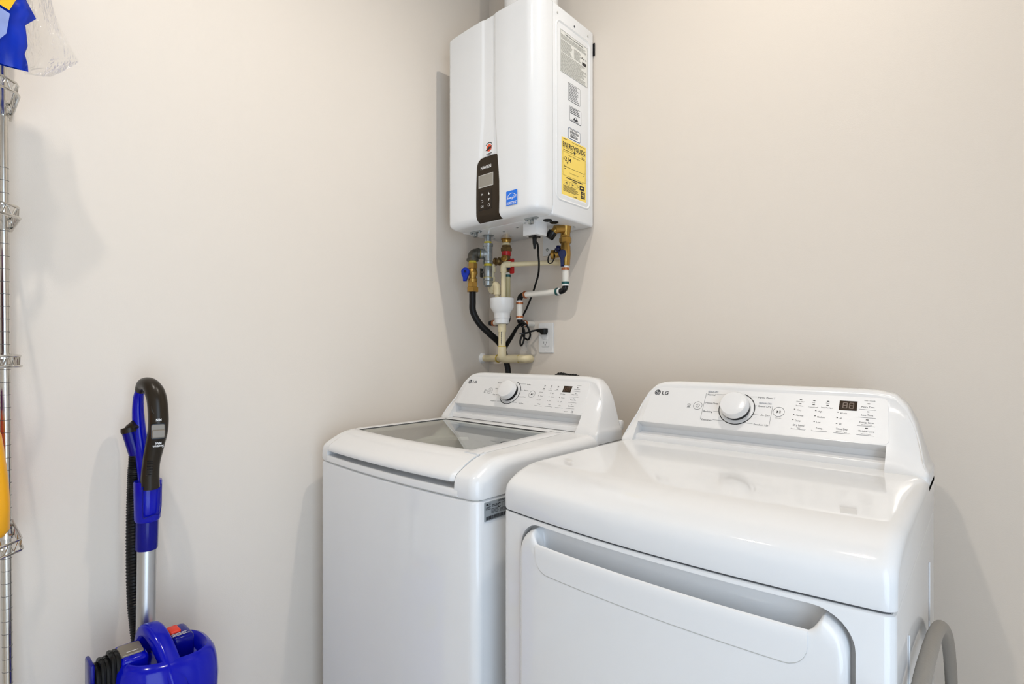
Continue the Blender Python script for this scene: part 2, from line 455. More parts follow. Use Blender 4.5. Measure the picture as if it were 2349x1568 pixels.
WTX = [('LG', 'L', 0.1695, 0.0852, 0.0195, 0.0103), ('Normal', 'C', 0.3049, 0.0912, 0, 0.0049), ('Heavy Duty', 'C', 0.3096, 0.0678, 0, 0.0049), ('Deep Wash', 'C', 0.3092, 0.0435, 0, 0.0048), ('Waterproof', 'C', 0.31, 0.0188, 0, 0.0047), ('Bedding', 'C', 0.4425, 0.0905, 0, 0.0046), ('Delicates', 'C', 0.4404, 0.0673, 0, 0.0047), ('Speed Wash', 'C', 0.4359, 0.0429, 0, 0.0046), ('Tub Clean', 'C', 0.4394, 0.0184, 0, 0.0045), ('Wash', 'C', 0.5131, 0.0866, 0, 0.0024), ('Rinse', 'C', 0.5403, 0.0865, 0, 0.0024), ('Spin', 'C', 0.5676, 0.0865, 0, 0.0023), ('Lid Lock', 'C', 0.5134, 0.0752, 0, 0.0024), ('Control Lock', 'C', 0.5401, 0.0749, 0, 0.0024), ('Add Garments', 'C', 0.5667, 0.075, 0, 0.0023), ('Temp', 'C', 0.5159, 0.0218, 0, 0.0046), ('Spin', 'C', 0.5579, 0.0241, 0, 0.0046), ('Soil', 'C', 0.599, 0.0222, 0, 0.0045), ('*Hold 3 seconds', 'C', 0.6457, 0.0975, 0, 0.0023), ('Cold Wash', 'C', 0.6425, 0.0837, 0, 0.0043), ('Delay Wash', 'C', 0.6418, 0.0642, 0, 0.0043), ('Water Plus', 'C', 0.6415, 0.0454, 0, 0.0042), ('Extra Rinse', 'C', 0.642, 0.0238, 0, 0.0042), ('DIRECT DRIVE', 'C', 0.6301, 0.0056, 0, 0.0022), ('10', 'C', 0.6534, 0.0037, 0, 0.0082), ('Hot', 'C', 0.5114, 0.0648, 0, 0.0038), ('Warm', 'C', 0.5134, 0.0513, 0, 0.0038), ('Cold', 'C', 0.5119, 0.0372, 0, 0.0038), ('High', 'C', 0.5552, 0.0642, 0, 0.0038), ('Medium', 'C', 0.5583, 0.051, 0, 0.0037), ('Low', 'C', 0.5535, 0.037, 0, 0.0038), ('Heavy', 'C', 0.5993, 0.0641, 0, 0.0038), ('Normal', 'C', 0.6007, 0.0507, 0, 0.0037), ('Light', 'C', 0.5983, 0.0368, 0, 0.0037)]
WL = [[(0.319, 0.0934), (0.3381, 0.0946)], [(0.3271, 0.0458), (0.3339, 0.0455)], [(0.3281, 0.0206), (0.348, 0.0214)], [(0.4005, 0.0937), (0.4283, 0.0938)], [(0.4154, 0.0698), (0.4248, 0.0694)], [(0.3953, 0.0221), (0.42, 0.0208)], [(0.4992, 0.0174), (0.5301, 0.0163)], [(0.5411, 0.0181), (0.5713, 0.017)], [(0.5836, 0.0172), (0.6136, 0.0159)], [(0.628, 0.0783), (0.6579, 0.0772)], [(0.6258, 0.0578), (0.6582, 0.0574)], [(0.6256, 0.0381), (0.6573, 0.0376)], [(0.6249, 0.0174), (0.6574, 0.0173)]]
WD = [(0.5126, 0.0918), (0.5402, 0.0917), (0.5672, 0.0916), (0.5124, 0.081), (0.5399, 0.081), (0.567, 0.0807), (0.643, 0.0906), (0.6428, 0.0714), (0.6428, 0.0517), (0.6418, 0.0324)]
Wd = [(0.502, 0.0665), (0.5016, 0.0531), (0.5018, 0.0391), (0.5447, 0.0661), (0.545, 0.0526), (0.5444, 0.0388), (0.5878, 0.0655), (0.5876, 0.0522), (0.5879, 0.0385)]
Wlogo = (0.1548, 0.0908)
Wpow = (0.2749, 0.0584)
Wplay = (0.4709, 0.0569)
Wknob = (0.3731, 0.0577)
Wsmart = (0.2512, 0.057)
Wdisp = [(0.5897, 0.0949), (0.6217, 0.0948), (0.623, 0.0725), (0.5897, 0.0728)]

# ================================================================== the room
RX, RY, RZ = 2.45, -2.75, 3.34
bm = NB(); box(bm, -0.12, 0.0, RY, 0.12, 0, RZ); struct('wall_left', bm, M['wall'])
bm = NB(); box(bm, 0.0, RX + 0.12, 0.0, 0.12, 0, RZ); struct('wall_back', bm, M['wall'])
DY0, DY1, DZ = -2.50, -1.18, 2.15        # doorway in the right-hand wall, beside the camera
bm = NB()
box(bm, RX, RX + 0.12, RY, DY0, 0, RZ); box(bm, RX, RX + 0.12, DY1, 0.0, 0, RZ); box(bm, RX, RX + 0.12, DY0, DY1, DZ, RZ)
struct('wall_right', bm, M['wall'])
bm = NB(); box(bm, -0.12, RX + 0.12, RY - 0.12, RY, 0, RZ); struct('wall_front', bm, M['wall'])
bm = NB(); box(bm, -0.12, RX + 0.12, RY - 0.12, 0.12, -0.1, 0.0); struct('floor', bm, M['floor'])
bm = NB(); box(bm, -0.12, RX + 0.12, RY - 0.12, 0.12, RZ, RZ + 0.1); struct('ceiling', bm, M['ceil'])
bm = NB()
box(bm, RX - 0.018, RX, DY0 - 0.07, DY0, 0, DZ + 0.07, 0.004); box(bm, RX - 0.018, RX, DY1, DY1 + 0.07, 0, DZ + 0.07, 0.004)
box(bm, RX - 0.018, RX, DY0, DY1, DZ, DZ + 0.07, 0.004)
struct('trim_1', bm, M['doorpaint'])
bm = NB(); box(bm, 0.0, 0.014, RY, 0, 0, 0.1, 0.003); struct('baseboard_left', bm, M['doorpaint'])
bm = NB(); box(bm, 0.014, RX, -0.014, 0, 0, 0.1, 0.003); struct('baseboard_back', bm, M['doorpaint'])
if PORTAL:
    pd = bpy.data.lights.new('doorway_portal', 'AREA'); pd.shape = 'RECTANGLE'
    pd.size, pd.size_y = DZ, DY1 - DY0
    pd.cycles.is_portal = True
    po = link(bpy.data.objects.new('doorway_portal', pd))
    po.location = (RX + 0.06, (DY0 + DY1) / 2, DZ / 2); po.rotation_euler = (0, math.pi / 2, 0)

# ------------------------------------------------------------------ ceiling downlights
for L, AIM, PWR, CONE, where in LAMPS:
    L = Vector(L); d = (Vector(AIM) - L).normalized()
    t = thing('ceiling_spotlight', 'nickel ceiling spotlight ' + where, 'ceiling light', (L.x, L.y, RZ))
    bm = NB(); lathe(bm, (L.x, L.y, RZ), (0, 0, -1), [(0, 0.06), (0.012, 0.058), (0.014, 0.02)], 28); obj('canopy', bm, M['lampbody'], t)
    bm = NB(); cyl(bm, (L.x, L.y, RZ - 0.01), L - d * 0.06, 0.008); obj('stem', bm, M['lampbody'], t)
    bm = NB(); lathe(bm, L - d * 0.075, d, [(0, 0.012), (0.004, 0.03), (0.03, 0.042), (0.055, 0.048), (0.055, 0.046), (0.03, 0.040), (0.006, 0.028)], 24); obj('lamp_head', bm, M['lampbody'], t)
    bm = NB(); bmesh.ops.create_uvsphere(bm, u_segments=20, v_segments=12, radius=0.026, matrix=Matrix.Translation(L - d * 0.022)); obj('bulb', bm, M['bulb'], t)
    ld = bpy.data.lights.new('lamp', 'SPOT'); ld.energy = PWR; ld.color = LAMP_COLOR; ld.shadow_soft_size = 0.03
    ld.spot_size = math.radians(CONE); ld.spot_blend = 1.0
    lo = link(bpy.data.objects.new('lamp_light', ld)); lo.location = L + d * 0.035
    lo.rotation_euler = d.to_track_quat('-Z', 'Y').to_euler()
    lo.parent = t; lo.matrix_parent_inverse = PW[t.name].inverted()

# ================================================================== water heater
HX0, HX1, HZ0, HZ1, HS = 0.0988, 0.5365, 1.7325, 2.4375, -0.249
heater = thing('water_heater', 'white wall-hung tankless water heater in the corner above the washer', 'water heater', ((HX0 + HX1) / 2, -0.15, HZ0))
bm = NB(); box(bm, HX0, HX1, HS + 0.0005, -0.006, HZ0, HZ1, 0.007, 3); obj('casing', bm, M['heater'], heater)
FS = Frame((HX1, 0, 0), (0, 1, 0), (0, 0, 1))        # right side of the heater: a = y, b = z
FF = Frame((0, -0.3305, 0), (1, 0, 0), (0, 0, 1))    # front of the heater: a = x, b = z
# pressed panel on the side
bm = NB()
rings = []
for off, h in ((0, -0.001), (0.002, 0.0012), (0.005, 0.0026), (0.008, 0.0012), (0.0105, -0.0005), (0.013, -0.0005)):
    rings.append([FS.p(a, b, h) for a, b in roundrect(-0.2325 + off, -0.028 - off, 1.786 + off, 2.392 - off, 0.026 - off * 0.9, 7)])
loft(bm, rings[:5], True, False); obj('pressed_panel', bm, M['heater'], heater)

def strip_edges(z):       # recessed strip: left outer, left inner, right inner, right outer
    k = sstep(2.12, 1.955, z)
    return (0.2866 - 0.015 * k, 0.300 - 0.012 * k, 0.3470 + 0.008 * k, 0.3545 + 0.011 * k)

def cover_inset(z):
    hb, ht = z - HZ0, HZ1 - z
    i = 0.0
    rb, rt = 0.024, 0.007
    if hb < rb: i += rb - math.sqrt(max(0, rb * rb - (rb - hb) ** 2))
    if ht < rt: i += rt - math.sqrt(max(0, rt * rt - (rt - ht) ** 2))
    return i

def cover_y(x, z):
    t_ = (x - (HX0 + HX1) / 2) / ((HX1 - HX0) / 2)
    y = -0.330 + 0.006 * t_ * t_
    a, b, c, d = strip_edges(z)
    if z > 1.75:
        y += 0.0045 * sstep(a, b, x) * (1 - sstep(c, d, x))
    return y

def cover_ring(z):
    i = cover_inset(z)
    x0, x1 = HX0 + i, HX1 - i
    rl, rr = 0.024, 0.052
    pts = [(x0, HS)]
    yl = cover_y(x0, z) + i
    for k in range(9):
        a = math.pi + k / 8 * math.pi / 2
        pts.append((x0 + rl + rl * math.cos(a), yl + rl + rl * math.sin(a)))
    a_, b_, c_, d_ = strip_edges(z)
    xs = [x0 + rl + 0.03 * k for k in range(1, 5)]
    xs += [a_ + (b_ - a_) * k / 6 for k in range(7)] + [b_ + (c_ - b_) * k / 4 for k in range(1, 4)] + [c_ + (d_ - c_) * k / 6 for k in range(7)]
    xs = [x for x in xs if x0 + rl < x < x1 - rr] + [x1 - rr - 0.07, x1 - rr - 0.035]
    for x in sorted(xs): pts.append((x, cover_y(x, z) + i))
    yr = cover_y(x1 - rr, z) + i
    for k in range(13):
        a = 1.5 * math.pi + k / 12 * math.pi / 2
        pts.append((x1 - rr + rr * math.cos(a), yr + rr + rr * math.sin(a)))
    pts.append((x1, HS))
    return [Vector((x, y, z)) for x, y in pts]
zs = [HZ0 + 0.024 * (1 - math.cos(k / 8 * math.pi / 2)) for k in range(9)] + [HZ0 + 0.05, HZ0 + 0.1] + [1.86 + 0.0135 * k for k in range(22)] + [2.2, 2.3, 2.40, 2.4305, 2.433, 2.4355, 2.437, 2.4375]
zs = sorted(set(round(z, 5) for z in zs))
bm = NB(); loft(bm, [cover_ring(z) for z in zs]); obj('front_cover', bm, M['heater'], heater, 30)
# thin parting line between cover and casing
bm = NB(); box(bm, HX1 - 0.004, HX1 + 0.0004, HS - 0.001, HS + 0.0008, HZ0 + 0.03, HZ1 - 0.002); obj('parting_line', bm, M['lcdframe'], heater)

# control panel on the strip
def panel_edges(z):
    xl = lerp_tab(z, [1.7325, 1.76, 1.80, 1.86, 1.93, 1.945, 1.953], [0.262, 0.2585, 0.258, 0.2585, 0.262, 0.268, 0.282])
    xr = lerp_tab(z, [1.7325, 1.738, 1.755, 1.80, 1.86, 1.91, 1.947, 1.953], [0.3785, 0.3765, 0.3745, 0.3755, 0.375, 0.3715, 0.367, 0.363])
    return xl, xr
bm = NB(); rings = []
pz = [1.734, 1.736, 1.739, 1.743, 1.748, 1.756, 1.77, 1.80, 1.83, 1.86, 1.89, 1.91, 1.93, 1.940, 1.946, 1.950, 1.953]
for z in pz:
    xl, xr = panel_edges(z); i = cover_inset(z)
    n = 14
    top = [Vector((xl + (xr - xl) * k / n, -0.3285 + i - 0.0045 * math.sin(math.pi * min(1, max(0, (k / n) * 8)) / 2) * math.sin(math.pi * min(1, (1 - k / n) * 8) / 2), z)) for k in range(n + 1)]
    back = [Vector((xr, -0.318 + i, z)), Vector((xl, -0.318 + i, z))]
    rings.append(top + back)
loft(bm, rings)
cp = obj('control_panel', bm, M['brown'], heater)
FP = Frame((0, -0.3332, 0), (1, 0, 0), (0, 0, 1))
bm = NB(); plate(bm, FP, [(0.2765, 1.8505), (0.3475, 1.8505), (0.3475, 1.8945), (0.2765, 1.8945)], -0.002, 0.0004); obj('display_frame', bm, M['lcdframe'], cp)
bm = NB(); plate(bm, FP, [(0.281, 1.854), (0.346, 1.854), (0.346, 1.892), (0.281, 1.892)], -0.001, 0.0008); obj('display', bm, M['lcd'], cp)
bm = NB(); plate(bm, FP, roundrect(0.2795, 0.3425, 1.7720, 1.8390, 0.003), -0.002, 0.0002); obj('button_rim', bm, M['blackgloss'], cp)
bm = NB(); plate(bm, FP, roundrect(0.2808, 0.3412, 1.7735, 1.8375, 0.003), -0.001, 0.0007); obj('button_pad', bm, M['brown2'], cp)
bm = NB(); text(bm, FP, 'NAVIEN', 0.313, 1.9135, 0.0105, 0.0004, 'C', 0.050, bold=True)
a, b = 0.2955, 0.3275
text(bm, FP, 'M', a, 1.8225, 0.0075, 0.001, 'C'); text(bm, FP, 'OK', a, 1.7815, 0.0075, 0.001, 'C')
annulus(bm, FP, a, 1.8025, 0.0028, 0.0042, 0.001, -1.6, 1.6, 14); stroke(bm, FP, [(a - 0.004, 1.8066), (a, 1.8066)], 0.0014, 0.001); stroke(bm, FP, [(a - 0.003, 1.7988), (a, 1.7988)], 0.0014, 0.001)
poly(bm, FP, [(b - 0.004, 1.821), (b + 0.004, 1.821), (b, 1.8295)], 0.001); poly(bm, FP, [(b - 0.004, 1.808), (b + 0.004, 1.808), (b, 1.7995)], 0.001)
annulus(bm, FP, b, 1.785, 0.0034, 0.0048, 0.001, seg=20)
flatobj('lettering', bm, M['white'], cp)
# round sticker above the panel
FST = Frame((0, -0.3265, 0), (1, 0, 0), (0, 0, 1))
bm = NB(); plate(bm, FST, [(0.299, 1.958), (0.345, 1.958), (0.345, 2.012), (0.299, 2.012)], 0.0, 0.0006); lb = obj('round_logo_sticker', bm, M['heater'], heater)
bm = NB(); disc(bm, FST, 0.322, 1.984, 0.0125, 0.0009); flatobj('orange_disc', bm, M['orange'], lb)
bm = NB()
poly(bm, FST, [(0.305, 1.977), (0.316, 1.984), (0.318, 1.989), (0.326, 1.987), (0.340, 1.992), (0.331, 1.984), (0.336, 1.980), (0.324, 1.979), (0.314, 1.975)], 0.0012)
annulus(bm, FST, 0.322, 1.984, 0.0165, 0.0190, 0.0012, 0.7, 2.5, 12); rect(bm, FST, 0.309, 0.335, 1.9635, 1.9660, 0.0012); rect(bm, FST, 0.312, 0.332, 1.9600, 1.9618, 0.0012)
flatobj('bird_print', bm, M['inkblack'], lb)
# energy star sticker
bm = NB(); plate(bm, FF, [(0.406, 1.767), (0.4535, 1.767), (0.4535, 1.8145), (0.406, 1.8145)], 0.0, 0.0007); lb = obj('blue_efficiency_sticker', bm, M['bluelabel'], heater)
bm = NB(); F2 = Frame((0, -0.3313, 0), (1, 0, 0), (0, 0, 1))
rect(bm, F2, 0.4075, 0.452, 1.7765, 1.7780, 0); text(bm, F2, 'ENERGY STAR', 0.4298, 1.7695, 0.0055, 0, 'C', 0.042, bold=True)
annulus(bm, F2, 0.430, 1.7855, 0.0195, 0.0210, 0, 0.35, math.pi - 0.05, 24)
text(bm, F2, 'energy', 0.4265, 1.7875, 0.0085, 0, 'C', 0.031, bold=True, shear=0.45)
st = []
for k in range(10):
    r = 0.0075 if k % 2 == 0 else 0.0033
    st.append((0.4455 + r * math.cos(math.pi / 2 + k * math.pi / 5), 1.7945 + r * math.sin(math.pi / 2 + k * math.pi / 5)))
stroke(bm, F2, st + st[:1], 0.0009, 0)
flatobj('lettering', bm, M['white'], lb)

# labels on the right side
def side_label(name, a0, a1, b0, b1, m, r=0.0, frame=None):
    bm = NB()
    o = roundrect(a0, a1, b0, b1, r) if r > 0 else [(a0, b0), (a1, b0), (a1, b1), (a0, b1)]
    if frame:
        plate(bm, FS, o, 0.0, 0.0004); fr = obj(name, bm, M[frame], heater)
        bm = NB(); e = 0.0016 if frame == 'ink' else 0.0022
        o = roundrect(a0 + e, a1 - e, b0 + e, b1 - e, max(r - e, 0.001)); plate(bm, FS, o, 0.0, 0.0006); obj('label_paper', bm, M[m], fr)
        return fr
    plate(bm, FS, o, 0.0, 0.0004); return obj(name, bm, M[m], heater)
rg = random.Random(3)
H1 = 0.0009
lb = side_label('rating_plate_label', -0.2055, -0.0465, 2.222, 2.362, 'paper')
bm = NB(); text(bm, FS, 'Safety Rules - General Operation', -0.125, 2.3525, 0.0045, H1, 'C', 0.105, bold=True)
rect(bm, FS, -0.2055, -0.0465, 2.3615, 2.3622, H1); rect(bm, FS, -0.2055, -0.0465, 2.2218, 2.2226, H1); rect(bm, FS, -0.2057, -0.2050, 2.222, 2.362, H1); rect(bm, FS, -0.0470, -0.0463, 2.222, 2.362, H1)
plate_logo = roundrect(-0.079, -0.053, 2.291, 2.302, 0.003); poly(bm, FS, plate_logo, H1)
for a in (-0.080, -0.068, -0.056): poly(bm, FS, [(a - 0.004, 2.312), (a + 0.003, 2.312), (a + 0.001, 2.319)], H1)
flatobj('heading_print', bm, M['inkblack'], lb)
bm = NB(); greek(bm, FS, -0.203, -0.05, 2.334, 2.349, 4, H1, rng=rg); greek(bm, FS, -0.203, -0.135, 2.290, 2.331, 9, H1, rng=rg); greek(bm, FS, -0.128, -0.085, 2.293, 2.327, 8, H1, rng=rg)
greek(bm, FS, -0.203, -0.05, 2.2245, 2.288, 15, H1, rng=rg); flatobj('fine_print', bm, M['inkgrey'], lb)
lb = side_label('warning_label', -0.1622, -0.0895, 2.1395, 2.2000, 'heater', 0.005, 'ink')
bm = NB(); greek(bm, FS, -0.156, -0.095, 2.1435, 2.1965, 10, H1, 0.42, 0.35, rg); flatobj('fine_print', bm, M['ink'], lb)
lb = side_label('approval_label', -0.1547, -0.0845, 2.073, 2.1230, 'heater', 0.004, 'ink')
bm = NB(); greek(bm, FS, -0.150, -0.089, 2.098, 2.121, 4, H1, 0.5, 0.3, rg); annulus(bm, FS, -0.118, 2.086, 0.006, 0.0075, H1, seg=20)
poly(bm, FS, [(-0.135, 2.081), (-0.124, 2.090), (-0.119, 2.084), (-0.112, 2.091), (-0.103, 2.082), (-0.118, 2.080)], H1); greek(bm, FS, -0.148, -0.092, 2.0745, 2.080, 2, H1, 0.4, 0.2, rg); flatobj('fine_print', bm, M['ink'], lb)
lb = side_label('barcode_label', -0.1622, -0.0890, 2.0095, 2.0480, 'white', 0.009, 'inkblue')
bm = NB(); greek(bm, FS, -0.152, -0.105, 2.0415, 2.045, 1, H1, 0.6, 0.1, rg)
for (b0, b1, a0, a1) in ((2.031, 2.039, -0.151, -0.104), (2.016, 2.0245, -0.150, -0.106)):
    a = a0
    while a < a1:
        w = rg.choice((0.0007, 0.0012, 0.0018)); rect(bm, FS, a, a + w, b0, b1, H1); a += w + rg.choice((0.0007, 0.0011, 0.0016))
greek(bm, FS, -0.150, -0.107, 2.0255, 2.0295, 1, H1, 0.5, 0.2, rg); flatobj('barcode_print', bm, M['inkblack'], lb)
# yellow energy guide
bm = NB(); plate(bm, FS, [(-0.1985, 1.806), (-0.0530, 1.806), (-0.0530, 2.0060), (-0.1985, 2.0060)], 0.0, 0.0003); obj('label_backing', bm, M['white'], heater)
lb = side_label('energy_guide_label', -0.1985, -0.0545, 1.8115, 2.0060, 'yellow')
bm = NB()
text(bm, FS, 'ENERG', -0.1925, 1.9745, 0.0155, H1, 'L', 0.0605, bold=True); text(bm, FS, 'GUIDE', -0.1175, 1.9745, 0.0155, H1, 'L', 0.0575, bold=True)
stroke(bm, FS, [(-0.1325, 1.990), (-0.1245, 1.980), (-0.1165, 1.990)], 0.0032, H1); rect(bm, FS, -0.1262, -0.1228, 1.967, 1.981, H1 + 0.0001)
poly(bm, FS, [(-0.1325, 1.969), (-0.1165, 1.969), (-0.1245, 1.9595)], H1)
rect(bm, FS, -0.1925, -0.0600, 1.9705, 1.9712, H1 - 0.0002)
stroke(bm, FS, [(-0.1925, 1.878), (-0.1925, 1.958), (-0.0600, 1.958), (-0.0600, 1.878), (-0.1925, 1.878)], 0.0006, H1)
text(bm, FS, '$', -0.1890, 1.9305, 0.0095, H1, 'L', bold=True); text(bm, FS, '214', -0.1805, 1.9285, 0.0140, H1, 'L', 0.036, bold=True)
text(bm, FS, 'Estimated Yearly Energy Cost', -0.126, 1.9490, 0.0034, H1, 'C', 0.070)
poly(bm, FS, [(-0.1715, 1.9255), (-0.1605, 1.9255), (-0.166, 1.9185)], H1)
stroke(bm, FS, [(-0.1845, 1.9085), (-0.0645, 1.9085)], 0.0009, H1); rect(bm, FS, -0.1850, -0.1842, 1.9045, 1.9145, H1); rect(bm, FS, -0.0650, -0.0642, 1.9045, 1.9145, H1)
for a in (-0.155, -0.125, -0.095): rect(bm, FS, a, a + 0.0006, 1.9065, 1.9105, H1)
rect(bm, FS, -0.184, -0.168, 1.9085, 1.9100, H1); rect(bm, FS, -0.183, -0.177, 1.9000, 1.9025, H1); rect(bm, FS, -0.071, -0.066, 1.9000, 1.9025, H1)
text(bm, FS, 'Cost Range of Similar Models', -0.128, 1.8905, 0.0030, H1, 'C', 0.050)
greek(bm, FS, -0.172, -0.075, 1.8690, 1.8755, 1, H1, 0.55, 0.05, rg); greek(bm, FS, -0.140, -0.110, 1.8640, 1.8685, 1, H1, 0.55, 0.05, rg)
for a in (-0.1865, -0.1535, -0.1225): stroke(bm, FS, [(a, 1.8490), (a + 0.031, 1.8490), (a + 0.031, 1.8610), (a, 1.8610), (a, 1.8490)], 0.0005, H1)
for a in (-0.178, -0.141, -0.111): rect(bm, FS, a, a + 0.011, 1.8535, 1.8560, H1)
rect(bm, FS, -0.0945, -0.0665, 1.8475, 1.8635, H1); rect(bm, FS, -0.0870, -0.0625, 1.8200, 1.8440, H1)
greek(bm, FS, -0.190, -0.098, 1.8240, 1.8460, 6, H1, 0.45, 0.25, rg); rect(bm, FS, -0.135, -0.110, 1.8145, 1.8165, H1)
greek(bm, FS, -0.192, -0.165, 1.9985, 2.0025, 1, H1, 0.4, 0.0, rg); greek(bm, FS, -0.140, -0.062, 1.9985, 2.0015, 1, H1, 0.4, 0.0, rg); greek(bm, FS, -0.190, -0.130, 1.9620, 1.9660, 1, H1, 0.45, 0.1, rg); greek(bm, FS, -0.082, -0.062, 1.9560, 1.9650, 2, H1, 0.4, 0.1, rg)
flatobj('lettering', bm, M['inkblack'], lb)
bm = NB(); rect(bm, FS, -0.088, -0.073, 1.8535, 1.8575, H1 + 0.0003); annulus(bm, FS, -0.0748, 1.8330, 0.0065, 0.0075, H1 + 0.0003, 0.3, 2.9, 12); rect(bm, FS, -0.0850, -0.0645, 1.8245, 1.8255, H1 + 0.0003); greek(bm, FS, -0.083, -0.067, 1.8285, 1.8345, 1, H1 + 0.0003, 0.6, 0, rg)
flatobj('reversed_print', bm, M['yellow'], lb)
# screws / dimples on the side
for a, b in ((-0.222, 2.408), (-0.125, 2.405), (-0.043, 2.408)):
    bm = NB(); lathe(bm, FS.p(a, b, -0.001), FS.n, [(0, 0.004), (0.0022, 0.0035), (0.0028, 0.001)], 14); obj('dimple_screw', bm, M['lcdframe'] if a != -0.125 else M['ink'], heater)
# wall bracket tab
bm = NB(); box(bm, HX1 - 0.004, HX1 + 0.004, -0.0055, -0.0015, 2.355, 2.400, 0.001); obj('bracket_tab', bm, M['blackgloss'], heater)
bm = NB(); box(bm, 0.30, 0.43, -0.004, -0.0005, 1.655, 1.745, 0.0015); wb = obj('lower_wall_bracket', bm, M['heater'], heater)
for a, b in ((0.322, 1.678), (0.385, 1.680), (0.41, 1.70)):
    bm = NB(); lathe(bm, (a, -0.003, b), (0, -1, 0), [(0, 0.0065), (0.003, 0.0055), (0.004, 0.002)], 14); obj('screw', bm, M['galv'], wb)
# underside fittings
for x, y in ((0.170, -0.245), (0.457, -0.262)):
    bm = NB(); box(bm, x - 0.026, x + 0.026, y - 0.006, y + 0.008, HZ0 - 0.005, HZ0 + 0.001, 0.0015); lt = obj('cover_latch', bm, M['galv'], heater)
    bm = NB(); box(bm, x - 0.009, x + 0.009, y - 0.008, y + 0.006, HZ0 - 0.022, HZ0 - 0.004, 0.004); obj('latch_tab', bm, M['galv'], lt)
    bm = NB(); cyl(bm, (x, y - 0.007, HZ0 - 0.014), (x, y - 0.011, HZ0 - 0.014), 0.005); obj('latch_screw', bm, M['galv'], lt)
    for s in (-1, 1):
        bm = NB(); cyl(bm, (x + s * 0.021, y, HZ0 - 0.0045), (x + s * 0.021, y, HZ0 - 0.008), 0.0045); obj('latch_screw', bm, M['galv'], lt)
for x, y in ((0.4804, -0.2035), (0.4782, -0.1641)):
    bm = NB(); lathe(bm, (x, y, HZ0 + 0.001), (0, 0, -1), [(0, 0.0155), (0.004, 0.0155), (0.005, 0.013), (0.003, 0.010)], 20); obj('rubber_grommet', bm, M['black'], heater)
for x, y in ((0.25, -0.175), (0.33, -0.19), (0.395, -0.222), (0.215, -0.10), (0.30, -0.055), (0.44, -0.11), (0.135, -0.11), (0.37, -0.06), (0.49, -0.06)):
    bm = NB(); lathe(bm, (x, y, HZ0 + 0.0005), (0, 0, -1), [(0, 0.005), (0.002, 0.0045), (0.003, 0.002)], 12); obj('base_screw', bm, M['galv'], heater)
bm = NB(); box(bm, 0.385, 0.447, -0.222, -0.165, HZ0 - 0.045, HZ0 + 0.001, 0.002); jb = obj('junction_box', bm, M['plastic'], heater)
bm = NB(); box(bm, 0.400, 0.430, -0.210, -0.178, HZ0 - 0.051, HZ0 - 0.044, 0.002); obj('cable_gland', bm, M['blackgloss'], jb)

# flue pipes on top of the heater
for nm, x, y, r, lb_, m in (('exhaust_flue_pipe', 0.252, -0.125, 0.034, 'white plastic flue pipe rising from the heater top nearest the corner', 'pvc'), ('air_intake_pipe', 0.430, -0.135, 0.034, 'white plastic air intake pipe on the heater top away from the corner', 'pvc')):
    t = thing(nm, lb_, 'pipe', (x, y, HZ1))
    bm = NB(); cyl(bm, (x, y, HZ1), (x, y, RZ - 0.001), r, seg=28); obj('pipe', bm, M[m], t)
    bm = NB(); lathe(bm, (x, y, HZ1), (0, 0, 1), [(0, r + 0.012), (0.05, r + 0.010), (0.055, r + 0.004), (0.055, r)], 28); obj('collar', bm, M['lcdframe'], t)

# ================================================================== washer and dryer
TABLES = None
def appliance_shell(name, X0, X1, yc, bow, zs_, corner=0.016):
    hw, xm = (X1 - X0) / 2, (X0 + X1) / 2
    def yf(x):
        tt = (x - xm) / hw
        y = yc - bow * (1 - tt * tt)
        e = max(0.0, min(x - X0, X1 - x))
        if e < corner: y += corner - math.sqrt(max(0, corner ** 2 - (corner - e) ** 2))
        return y
    return yf

def stations(a, b, n, r=0.02, k=7):
    xs = [a + (b - a) * i / n for i in range(n + 1)]
    for i in range(k):
        e = r * (1 - math.cos(i / (k - 1) * math.pi / 2))
        xs += [a + e, b - e]
    return sorted(set(round(x, 5) for x in xs))

def outline(X0, X1, yf, yb, off=0.0, n=26):
    xs = stations(X0, X1, n)
    pts = [(min(max(x, X0 + off), X1 - off), yf(x) + off) for x in xs]
    pts += [(X1 - off, yb), (X0 + off, yb)]
    return pts

TOP_PROF = [(0.0, 0.0, 0), (0.0, 0.006, 0), (0.0005, 0.035, .3), (0.004, 0.050, .5), (0.010, 0.057, .6), (0.018, 0.063, .75), (0.038, 0.0735, .9), (0.055, 0.079, .95), (0.073, 0.0835, 1), (0.095, 0.0858, 1), (0.12, 0.0868, 1)]

WASH_PROF = [(0.0, 0.0, 0), (0.0, 0.006, 0), (0.0005, 0.029, .3), (0.004, 0.0430, .5), (0.009, 0.0500, .6), (0.016, 0.0550, .75), (0.036, 0.0655, .9), (0.055, 0.0748, .95), (0.073, 0.0808, 1), (0.095, 0.0845, 1), (0.125, 0.0865, 1)]

def top_rings(X0, X1, yf, zs_, yb, xs, r=0.022, ztop=0.087, prof=TOP_PROF):
    rings = []
    for x in xs:
        e = min(x - X0, X1 - x)
        d = r - math.sqrt(max(0, r * r - (r - e) ** 2)) if e < r else 0.0
        y0 = yf(x)
        ring = [Vector((x, y0 + (0.003 if k == 0 else 0) + a, zs_ + b * ztop / 0.0868 - d * w * 0.85)) for k, (a, b, w) in enumerate(prof)]
        ring += [Vector((x, -0.45, zs_ + ztop - d * 0.85)), Vector((x, yb, zs_ + ztop - d * 0.85)), Vector((x, yb, zs_))]
        rings.append(ring)
    return rings

CON_E = [0, 0.006, 0.0166, 0.028, 0.043, 0.0625, 0.085, 0.12]
CON_Z = [0.006, 0.018, 0.060, 0.101, 0.133, 0.153, 0.160, 0.162]

